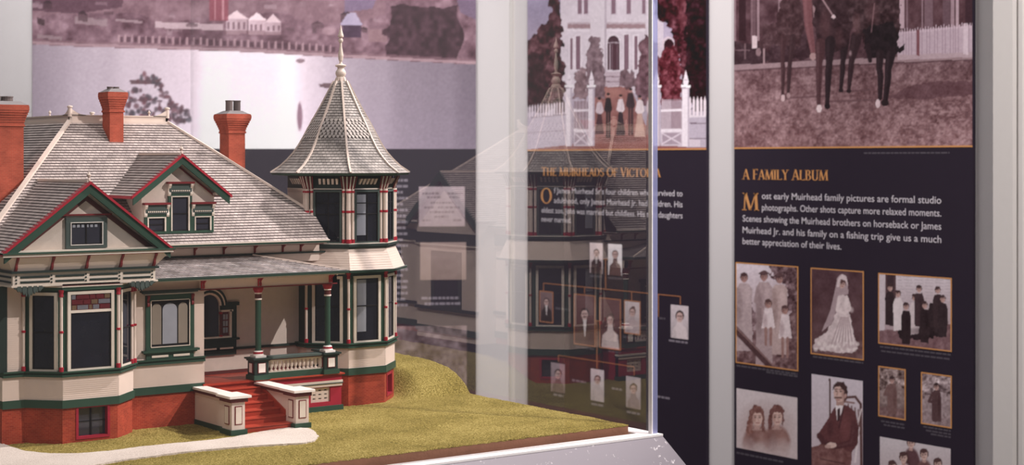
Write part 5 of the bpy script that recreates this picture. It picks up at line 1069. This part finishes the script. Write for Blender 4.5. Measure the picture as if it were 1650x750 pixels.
for k in range(n): z = LZ0+(LZ1-LZ0)*k/(n-1)*.84; lt.box(fs, LA0, LA1, -.0052, -.0032, z, z+.0044)
H(lt, 'lattice'); H(MB('dark_void').box(fs, LA0, LA1, -.0110, -.0100, LZ0, LZ1), 'lattice_backing')
# --- balustrade, pedestals, columns
fq = Fr((1.1430, 2.2100), (1.2940, 2.2100))
def pedestal(a):
    pd = MB('dark_green'); w_ = .0115
    pd.box(fq, a-.0135, a+.0135, -.016, .0105, ZF, 1.1830, 'green'); pd.box(fq, a-w_, a+w_, -.014, .0080, 1.1830, 1.2050); pd.box(fq, a-.0130, a+.0130, -.016, .0100, 1.2035, 1.2062); pd.box(fq, a-.0155, a+.0155, -.018, .0125, 1.2062, 1.2085)
    pd.box(fq, a-.0065, a+.0065, .007, .0090, 1.1862, 1.2010, 'dark_red'); pd.box(fq, a-.0055, a+.0055, .007, .0094, 1.1870, 1.2002, 'white')
    fl_ = Fr(tuple(fq.pt(a-w_, -.014, 0).xy), tuple(fq.pt(a-w_, .008, 0).xy)); pd.box(fl_, .006, .017, 0, .0012, 1.1862, 1.2010, 'dark_red'); pd.box(fl_, .0075, .0155, 0, .0016, 1.1870, 1.2002, 'white')
    return H(pd, 'pedestal')
def column(a):
    x, y = fq.pt(a, -.003, 0).xy; r = .0043; z0, z1 = 1.2085, 1.3122
    cb_ = MB('green'); cb_.abox(x-.0088, x+.0088, y-.0088, y+.0088, z0, z0+.0030, 'white')
    cb_.lathe((x, y), [(.0080, z0+.003, 'white'), (.0076, z0+.0052, 'red'), (.0070, z0+.0082, 'white'), (.0056, z0+.0100, 'green'), (r, z0+.0115, 'green'), (r, z1-.0190, 'white'), (r*1.3, z1-.0185, 'white'), (r*1.3, z1-.0165, 'maroon'), (r*1.15, z1-.0160, 'maroon'), (r*1.15, z1-.0100, 'white'), (r*1.3, z1-.0095, 'white'), (r*1.3, z1-.0080, 'red'), (r*1.8, z1-.0030, 'red'), (r*1.8, z1, 'red'), (0, z1, 'red')], 18)
    return H(cb_, 'column', smooth=False)
for a in (.0145, .1320): pedestal(a); column(a)
rl = MB('green'); rl.box(fq, .026, .1205, -.010, .0045, ZF, 1.1850); rl.box(fq, .026, .1205, -.009, .0025, 1.1850, 1.1862, 'pale_trim'); rl.box(fq, .026, .1205, -.010, .0035, 1.2035, 1.2055, 'maroon'); rl.box(fq, .024, .1225, -.014, .0080, 1.2055, 1.2085, 'grey_green'); rl.box(fq, .026, .1205, -.008, .0015, 1.2010, 1.2035, 'pale_trim')
bal = H(rl, 'balustrade')
for k in range(14):
    a = .0295+k*.0068; p = fq.pt(a, -.003, 0)
    MB('cream').lathe((p.x, p.y), [(.0026, 1.1862), (.0026, 1.1875), (.0012, 1.1890), (.0024, 1.1920), (.0028, 1.1960), (.0026, 1.1995), (.0029, 1.2010)], 8).build('baluster', bal)
rs = MB('grey_green'); frs = Fr((1.2860, 2.2140), (1.2860, 2.262)); rs.box(frs, 0, .048, -.012, .002, 1.2055, 1.2085); rs.box(frs, 0, .048, -.008, 0, ZF, 1.185, 'green'); rs.box(frs, 0, .048, -.005, -.003, 1.185, 1.2055, 'cream'); H(rs, 'balustrade')
# --- entrance steps with flanking walls
NST = 7; SV0, SV1 = 2.0930, 2.2095; rise = (ZF-G)/NST; run = (SV1-SV0)/(NST-1); X0s, X1s = 1.0660, 1.1520
stp = MB('deck_red'); q = []
for k in range(NST):
    v = SV0+run*k; stp.abox(X0s, X1s, v, SV1+.004, (G0 if k == 0 else G+rise*k), G+rise*(k+1)-.0012); stp.abox(X0s, X1s, v-.0016, v+run, G+rise*(k+1)-.0012, G+rise*(k+1) if k < NST-1 else ZF+.0002)
H(stp, 'steps')
def cheek(xa, xb, lab, pa, pb_):
    wlb = MB('cream'); wlb.abox(xa, xb, 2.110, 2.2110, G0, 1.1665); wlb.abox(xa-.0012, xb+.0012, 2.108, 2.211, G0, 1.1268, 'green')
    wlb.abox(pa, pb_, 2.0830, 2.1120, G0, 1.1660); wlb.abox(pa-.0026, pb_+.0026, 2.0800, 2.1150, G0, 1.1275, 'green')
    fpn = Fr((pa, 2.0830), (pb_, 2.0830)); wlb.box(fpn, .0044, fpn.len-.0044, 0, .0010, 1.1345, 1.1600, 'dark_red'); wlb.box(fpn, .0056, fpn.len-.0056, 0, .0014, 1.1357, 1.1588, 'pale_trim')
    fln = Fr((pa, 2.1120), (pa, 2.0830)); wlb.box(fln, .0080, .0220, 0, .0010, 1.1345, 1.1600, 'dark_red'); wlb.box(fln, .0094, .0206, 0, .0014, 1.1357, 1.1588, 'pale_trim')
    o = H(wlb, 'step_wall', lab)
    cp = MB('maroon'); cp.abox(xa-.0030, xb+.0030, 2.110, 2.2110, 1.1662, 1.1705); cp.abox(pa-.0030, pb_+.0030, 2.0795, 2.1150, 1.1655, 1.1715)
    cp.abox(xa-.0048, xb+.0048, 2.110, 2.2110, 1.1705, 1.1737, 'white'); cp.abox(pa-.0065, pb_+.0065, 2.0755, 2.1190, 1.1715, 1.1748, 'white'); cp.build('coping', o); return o
cheek(1.0550, 1.0660, 'cream wall on the left of the entrance steps', 1.0490, 1.0690)
cheek(1.1520, 1.1640, 'cream wall on the right of the entrance steps', 1.1488, 1.1695)
stg = MB('deck_red'); stg.prism(*[[Vector((xx, y, z)) for y, z in ((2.0885, G), (2.2110, G), (2.2110, 1.1690), (2.1870, 1.1690), (2.0885, G+.0120))] for xx in (1.1500, 1.1519)]); H(stg, 'stringer')
# --- turret, lower storey
TZ1 = 1.3262; vis = [7, 0, 1, 2, 3]
F8 = [Fr(OC[k], OC[(k+1) % 8]) for k in range(8)]
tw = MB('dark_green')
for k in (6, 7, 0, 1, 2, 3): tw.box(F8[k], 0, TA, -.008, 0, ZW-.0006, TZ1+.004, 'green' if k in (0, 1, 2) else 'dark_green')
H(tw, 'turret_wall')
for k, lab in ((7, 'left lower window of the turret'), (0, 'front lower window of the turret'), (1, 'right lower window of the turret'), (2, 'side lower window of the turret')):
    w_, (i0, i1, j0, j1) = framed(F8[k], .0085, TA-.0085, ZW-.0004, 1.3205, 0, 'pale_trim', .0044, rails=(.56,), label=lab)
    if k == 0: MB('curtain').box(F8[k], i0+.0018, i0+(i1-i0)*.46, -.0013, .0011, j0+.014, j1-.002).build('curtain', w_)
for k in (7, 0, 1, 2, 3):
    p = Vector(OC[k]); d = (p-Vector((TCX, TCY))).normalized(); p = p+d*.0024; H(colonnette(p.x, p.y, ZW-.0004, TZ1, .0021), 'colonnette')
H(stepped([OC[7], OC[0], OC[1], OC[2], OC[3]], MB('green'), -.004, .0032, TZ1-.003, TZ1+.003), 'turret_cornice')
# flared cream skirt between the storeys
o1_ = [octo(TA+.0135), octo(TA+.0110), octo(TA+.0012)]; zs_ = [1.3300, 1.3335, 1.3640]
skm = MB('cream')
for k in range(8):
    j = (k+1) % 8
    lo = [Vector((*o1_[0][k], zs_[0])), Vector((*o1_[0][j], zs_[0])), Vector((*o1_[2][j], zs_[2])), Vector((*o1_[2][k], zs_[2]))]
    skm.courses(lo, .0040, .0003, 'siding')
sq = octo(TA+.0125); s2 = octo(TA-.002); skm.prism([Vector((*p, 1.3298)) for p in sq], [Vector((*p, 1.3638)) for p in s2], 'cream'); H(skm, 'turret_skirt')
def ring(a0, z0, z1, m): return MB(m).prism([Vector((*p, z0)) for p in octo(a0)], [Vector((*p, z1)) for p in octo(a0)])
rg = ring(TA+.0165, 1.3272, 1.3298, 'green'); rg.prism([Vector((*p, 1.3298)) for p in octo(TA+.0175)], [Vector((*p, 1.3306)) for p in octo(TA+.0175)], 'grey_green'); H(rg, 'turret_gutter')
rg = ring(TA+.0030, 1.3630, 1.3662, 'grey_green'); rg.prism([Vector((*p, 1.3662)) for p in octo(TA+.0060)], [Vector((*p, 1.3698)) for p in octo(TA+.0060)], 'dark_green'); rg.prism([Vector((*p, 1.3698)) for p in octo(TA+.0040)], [Vector((*p, 1.3712)) for p in octo(TA+.0040)], 'pale_trim'); H(rg, 'turret_sill')
# upper storey
UZ0, UZ1 = 1.3712, 1.4540
uw = MB('cream'); uw.prism([Vector((*p, UZ0-.004)) for p in octo(TA-.004)], [Vector((*p, 1.478)) for p in octo(TA-.004)], 'dark_green')
clad(F8[6], rectp(.004, TA-.004, UZ0, UZ1), uw, -.001); uw.box(F8[6], 0, TA, -.004, -.0012, UZ0, UZ1, 'cream'); H(uw, 'turret_wall')
for k, lab in ((7, 'left upper window of the turret'), (0, 'front upper window of the turret'), (1, 'right upper window of the turret'), (2, 'side upper window of the turret'), (3, 'back upper window of the turret')):
    w_, (i0, i1, j0, j1) = framed(F8[k], .0105, TA-.0105, UZ0, UZ1-.001, -.001, 'grey_green', .0028, mull=(.52,), rails=(.56, .78), label=lab, sw=.0013)
    if k == 0: MB('curtain').box(F8[k], i0+.0016, i0+(i1-i0)*.46, -.0022, .0002, j0+.010, j1-.004).build('curtain', w_)
def fluted(p, d, z0, z1, r):
    h = z1-z0; x, y = p; P = [(r*1.3, z0, 'red'), (r*1.3, z0+.0058, 'red'), (r, z0+.0060, 'cream'), (r, z0+h*.56, 'red'), (r*1.2, z0+h*.563, 'red'), (r*1.2, z0+h*.60, 'red'), (r, z0+h*.603, 'cream'), (r, z1-.0060, 'red'), (r*1.25, z1-.0058, 'red'), (r*1.25, z1-.0030, 'red'), (r*1.1, z1-.0028, 'cream'), (r*1.1, z1, 'cream'), (0, z1, 'cream')]
    return MB('cream').lathe((x, y), P, 10)
for k in (7, 0, 1, 2, 3):
    p = Vector(OC[k]); c_ = Vector((TCX, TCY)); d = (p-c_).normalized(); tdir = (Vector(OC[(k+1) % 8])-p).normalized(); pdir = (Vector(OC[k-1])-p).normalized()
    for q, r in ((p+d*.0008, .0036), (p+tdir*.0078+d*.0008, .0023), (p+pdir*.0078+d*.0008, .0023)): H(fluted(q, d, UZ0, UZ1+.001, r), 'colonnette')
    # fan of capital mouldings above each cluster
    cp = MB('maroon'); z0, z1 = UZ1+.001, 1.4750
    for s_ in range(-4, 5):
        b0 = p+(tdir if s_ > 0 else pdir)*abs(s_)*.0024+d*.0006; b1 = p+(tdir if s_ > 0 else pdir)*abs(s_)*.0035+d*.0085
        cp.bar((b0.x, b0.y, z0), (b1.x, b1.y, z1), .0015, .0016, 'pale_trim' if s_ % 2 else 'dark_red', up=(d.x, d.y, 0))
    H(cp, 'capital')
fz = MB('dark_green'); fz.prism([Vector((*p, UZ1)) for p in octo(TA-.0006)], [Vector((*p, 1.4560)) for p in octo(TA-.0006)], 'pale_trim'); fz.prism([Vector((*p, 1.4560)) for p in octo(TA-.0010)], [Vector((*p, 1.4770)) for p in octo(TA-.0010)]); 
for k in (6, 7, 0, 1, 2, 3):
    for c in range(5):
        a = .0185+c*.0068; f = F8[k]; fz.prism([f.pt(a, .0002, 1.4620), f.pt(a+.0034, .0002, 1.4620), f.pt(a+.0034, -.003, 1.4620), f.pt(a, -.003, 1.4620)], [f.pt(a+.0008, .0060, 1.4710), f.pt(a+.0042, .0060, 1.4710), f.pt(a+.0042, -.003, 1.4710), f.pt(a+.0008, -.003, 1.4710)], 'cream')
H(fz, 'turret_frieze')
# turret roof: flared eight-sided cap
prof = [(278.5, 108.5), (274, 102), (268, 93), (262.3, 86.5), (252, 77), (242.5, 69.5), (231, 62.5), (219, 56), (206, 49.5), (193.8, 43), (180, 35), (165, 27), (148, 18.5), (131, 10)]
dT = (TCX*C+TCY*S)
pts = [(1.5-(y-258)/2694*dT, w_/2694*dT*1.03) for y, w_ in prof]     # height, corner radius
def rad(z): return float(np.interp(z, [p[0] for p in pts], [p[1] for p in pts]))
zlo, zhi = pts[0][0], pts[-1][0]; NR = 34; zl_ = np.linspace(zlo, zhi, NR+1)
corn = [(math.cos(math.radians(-112.5+45*k)), math.sin(math.radians(-112.5+45*k))) for k in range(8)]
tr_ = MB('turret_shingle')
for r in range(NR):
    za, zb_ = zl_[r], zl_[r+1]; ra, rb_ = rad(za)+.0014, rad(zb_); band = 13 <= r <= 19
    for k in range(8):
        j = (k+1) % 8; P = lambda cc, rr, z: Vector((TCX+cc[0]*rr, TCY+cc[1]*rr, z))
        wA_ = ra*.765; ua = wA_/.0062/2; ub = rb_*.765/.0062/2
        tr_.face([P(corn[k], ra, za), P(corn[j], ra, za), P(corn[j], rb_, zb_), P(corn[k], rb_, zb_)], 'turret_shingle' if not band else 'slate_dark', [(50-ua+k*7.3, r), (50+ua+k*7.3, r), (50+ub+k*7.3, r+1), (50-ub+k*7.3, r+1)])
        ri = rad(za)-.0006; tr_.face([P(corn[k], ri, za), P(corn[j], ri, za), P(corn[j], ra, za), P(corn[k], ra, za)], 'turret_shingle', [(50, r+.02)]*4)
        if band:                                       # pointed shingles
            n = max(3, round(wA_/.0066)); o_ = .5*(r % 2)
            for c in range(n):
                f0 = (c+o_)/n; f1 = min(1, (c+1+o_)/n); fmid = (f0+f1)/2
                if f0 >= .995: continue
                L_ = lambda f, rr, z: P(corn[k], rr, z).lerp(P(corn[j], rr, z), f)
                zz_ = za-(zb_-za)*.42; ym = za+(zb_-za)*.35; tr_.face([L_(fmid, rad(zz_)+.0028, zz_), L_(f1-.016, rad(ym)+.0022, ym), L_(f1-.016, rb_+.0008, zb_), L_(f0+.016, rb_+.0008, zb_), L_(f0+.016, rad(ym)+.0022, ym)], 'fish_scale')
tr_.prism([Vector((TCX+c[0]*(rad(zlo)-.001), TCY+c[1]*(rad(zlo)-.001), zlo-.0006)) for c in corn], [Vector((TCX+c[0]*(rad(zlo)-.0015), TCY+c[1]*(rad(zlo)-.0015), zlo+.0004)) for c in corn], 'dark_red'); H(tr_, 'turret_roof')
for k in range(8):
    hb = MB('cream'); zr = np.linspace(zlo, zhi, 15)
    for a, c in zip(zr, zr[1:]): hb.bar((TCX+corn[k][0]*(rad(a)+.0004), TCY+corn[k][1]*(rad(a)+.0004), a), (TCX+corn[k][0]*(rad(c)+.0004), TCY+corn[k][1]*(rad(c)+.0004), c), .0030, .0022, up=(corn[k][0], corn[k][1], .4))
    H(hb, 'hip_rib')
RE = rad(zlo)
eg = MB('green'); RR_ = lambda r: [(TCX+c[0]*r, TCY+c[1]*r) for c in corn]
eg.prism([Vector((*p, zlo-.0036)) for p in RR_(RE-.002)], [Vector((*p, zlo-.0006)) for p in RR_(RE+.001)], 'green'); eg.prism([Vector((*p, 1.4745)) for p in RR_(RE-.026)], [Vector((*p, zlo-.0030)) for p in RR_(RE-.004)], 'dark_green'); eg.prism([Vector((*p, 1.4755)) for p in RR_(RE-.021)], [Vector((*p, 1.4768)) for p in RR_(RE-.0165)], 'dark_red'); H(eg, 'turret_eaves')
yz = lambda y: 1.5-(y-258)/2694*dT
FN = [(133, 8.4), (128, 8.0), (124, 6.4), (122, 7.6), (119, 8.6), (116, 8.4), (113, 6.6), (110.5, 5.2), (110, 5.8), (108.5, 5.4), (107.5, 8.0), (105.8, 9.2), (104.4, 7.6), (103, 3.0), (100, 2.2), (97, 3.4), (90, 4.4), (84, 3.6), (76, 2.2), (71, 1.9), (69, 1.9), (67.5, 3.4), (65.2, 4.0), (63, 3.2), (62, 2.0), (60.5, 2.8), (59.6, 4.6), (57.5, 4.8), (54, 3.6), (47, 1.7), (40, 0)]
fnm = MB('cream'); fnm.lathe((TCX, TCY), [(r/2694*dT, yz(y)) for y, r in FN], 18); H(fnm, 'finial', 'tall turned spire on the turret', smooth=True)
fl = MB('cream')
for k in range(8):
    c = (math.cos(math.radians(22.5+45*k)), math.sin(math.radians(22.5+45*k))); fl.bar((TCX+c[0]*.0098, TCY+c[1]*.0098, yz(136)), (TCX+c[0]*.0060, TCY+c[1]*.0060, yz(125)), .0036, .0016, up=(c[0], c[1], .2))
H(fl, 'spire_collar')
# --- chimneys
def chimney(x0, x1, y0, y1, z0, z1, flare, pots, lab, rough='chimney_brick'):
    m_ = MB(rough); h = z1-z0
    m_.abox(x0, x1, y0, y1, z0, z1-.030); m_.abox(x0-.0014, x1+.0014, y0-.0014, y1+.0014, z1-.0310, z1-.0285)
    N_ = 6
    for k in range(N_):
        e0_ = flare*(k/N_)**1.3; e1_ = flare*((k+1)/N_)**1.3; za = z1-.0285+.0205*k/N_; zb_ = z1-.0285+.0205*(k+1)/N_
        e = e1_; m_.abox(x0-e, x1+e, y0-e, y1+e, za, zb_)
    m_.abox(x0-flare*1.1, x1+flare*1.1, y0-flare*1.1, y1+flare*1.1, z1-.0080, z1-.0022); m_.abox(x0-flare, x1+flare, y0-flare, y1+flare, z1-.0022, z1-.0004)
    o = H(m_, 'chimney', lab)
    cpm = MB('lead'); cpm.prism([Vector((*p, z1-.0004)) for p in ((x0-flare*.8, y0-flare*.8), (x1+flare*.8, y0-flare*.8), (x1+flare*.8, y1+flare*.8), (x0-flare*.8, y1+flare*.8))], [Vector((*p, z1+.0050)) for p in ((x0+.004, y0+.004), (x1-.004, y0+.004), (x1-.004, y1-.004), (x0+.004, y1-.004))]); cpm.build('chimney_cap', o)
    for px, py, pr_, ph in pots:
        MB('slate').lathe((px, py), [(pr_*1.06, z1+.001), (pr_, z1+.003), (pr_*.97, z1+ph-.002), (pr_*1.06, z1+ph-.0018), (pr_*1.06, z1+ph), (pr_*.72, z1+ph), (pr_*.72, z1+ph-.004), (0, z1+ph-.004)], 14).build('chimney_pot', o)
chimney(1.2035, 1.2320, 2.400, 2.432, 1.44, 1.5735, .0068, [(1.2120, 2.416, .0058, .0215), (1.2258, 2.416, .0058, .0215)], 'brick chimney on the right roof slope with two pots')
chimney(1.0042, 1.0262, 2.3985, 2.4265, 1.52, 1.6035, .0048, [(1.0105, 2.4125, .0046, .0080), (1.0200, 2.4125, .0046, .0080)], 'small brick chimney in front of the roof crest')
chimney(.8040, .8500, 2.3400, 2.3780, 1.42, 1.5790, .0056, [(.8160, 2.358, .0068, .0120), (.8320, 2.358, .0085, .0120)], 'tall brick chimney at the far left')
# --- gable wing on the right side
rg_ = MB('siding'); GVc, GHr, GXr = 2.65, .118, 1.352; fgr = Fr((GXr, GVc-.105), (GXr, GVc+.105))
rg_.wall(fgr, [(0, G0+.04), (.21, G0+.04), (.21, 1.392), (.105, 1.470), (0, 1.392)], -.06, 0, 'cream'); clad(fgr, rectp(0, .21, ZC, 1.385), rg_, .0004)
rg_.box(fgr, 0, .21, 0, .0035, ZB, ZC, 'green'); rg_.box(fgr, 0, .21, 0, .0065, ZS+.002, ZW, 'dark_green'); rg_.box(fgr, 0, .21, 0, .004, 1.340, 1.3600, 'dark_green'); rg_.box(fgr, 0, .21, 0, .0055, 1.3360, 1.3380, 'pale_trim'); H(rg_, 'side_wall')
framed(fgr, .055, .155, ZW, 1.325, .001, 'dark_green', .008, rails=(.6,), mull=(.5,), label='window of the right gable wing')
gxr = GXr+.018; vb2 = lambda z: ER-(z-EZ)/MZ
for sgn in (-1, 1):
    e = GVc+sgn*GHr; P = [(gxr, e, 1.385), (gxr, GVc, 1.477), (vb2(1.477)-.003, GVc, 1.477), (vb2(1.385), e, 1.385)]
    mb = MB('shingle'); mb.courses([P[0], P[3], P[2], P[1]] if sgn < 0 else P, CO, TK2); mb.prism([Vector((a, b_, z-.003)) for a, b_, z in P], [Vector((a, b_, z-.0004)) for a, b_, z in P], 'maroon'); H(mb, 'gable_roof')
    gb2 = MB('green'); q = [(e, 1.385-.015), (GVc, 1.477-.015), (GVc, 1.478), (e, 1.386)]; gb2.prism([Vector((gxr-.004, y, z)) for y, z in q], [Vector((gxr+.001, y, z)) for y, z in q]); H(gb2, 'bargeboard')
H(MB('cream').bar((gxr-.002, GVc, 1.4765), (vb2(1.477), GVc, 1.4765), .0055, .0036), 'ridge_cap')
# --- side walls that the glass mirrors
fr_ = Fr((RX, OC[4][1]-.01), (RX, BK)); rw = MB('cream'); rw.box(fr_, 0, fr_.len, -.02, 0, ZB, EZ-.004); clad(fr_, rectp(0, fr_.len, ZC, EZ-.02), rw, .0004)
rw.box(fr_, 0, fr_.len, 0, .0035, ZB, ZC, 'green'); rw.box(fr_, 0, fr_.len, 0, .0065, ZS+.002, ZW, 'dark_green'); rw.box(fr_, 0, fr_.len, 0, .004, 1.340, 1.3600, 'dark_green'); rw.box(fr_, 0, fr_.len, 0, .0055, 1.3360, 1.3380, 'pale_trim')
H(rw, 'side_wall')
for a, b_, lab in ((.05, .115, 'first window of the right side wall'), (.50, .545, 'last window of the right side wall')):
    framed(fr_, a, b_, ZW, 1.325, .001, 'dark_green', .008, rails=(.6,), mull=(.5,) if b_-a > .08 else (), label=lab)
H(MB('cream').box(Fr((RX, BK), (LX, BK)), 0, RX-LX, -.02, 0, ZB, EZ-.004).box(Fr((LX, BK), (LX, 2.212)), 0, BK-2.212, -.02, 0, ZB, 1.345), 'back_wall')
fL = Fr((LX, BK), (LX, 2.212)); lw = MB('green'); lw.box(fL, 0, fL.len, 0, .003, ZB, ZC-.001); lw.box(fL, 0, fL.len, 0, .0062, ZS, ZW); clad(fL, rectp(0, fL.len, ZC, ZS), lw, .0004); clad(fL, rectp(0, fL.len, ZW, 1.344), lw, .0004); H(lw, 'clapboard')
for k, lab in enumerate(('rear window of the left side wall', 'middle window of the left side wall', 'front window of the left side wall')):
    framed(fL, .09+k*.20, .16+k*.20, ZW, 1.322, .001, 'green', .008, rails=(.55,), label=lab)
for o in list(bpy.data.objects):
    if 'org' in o: del o['org']
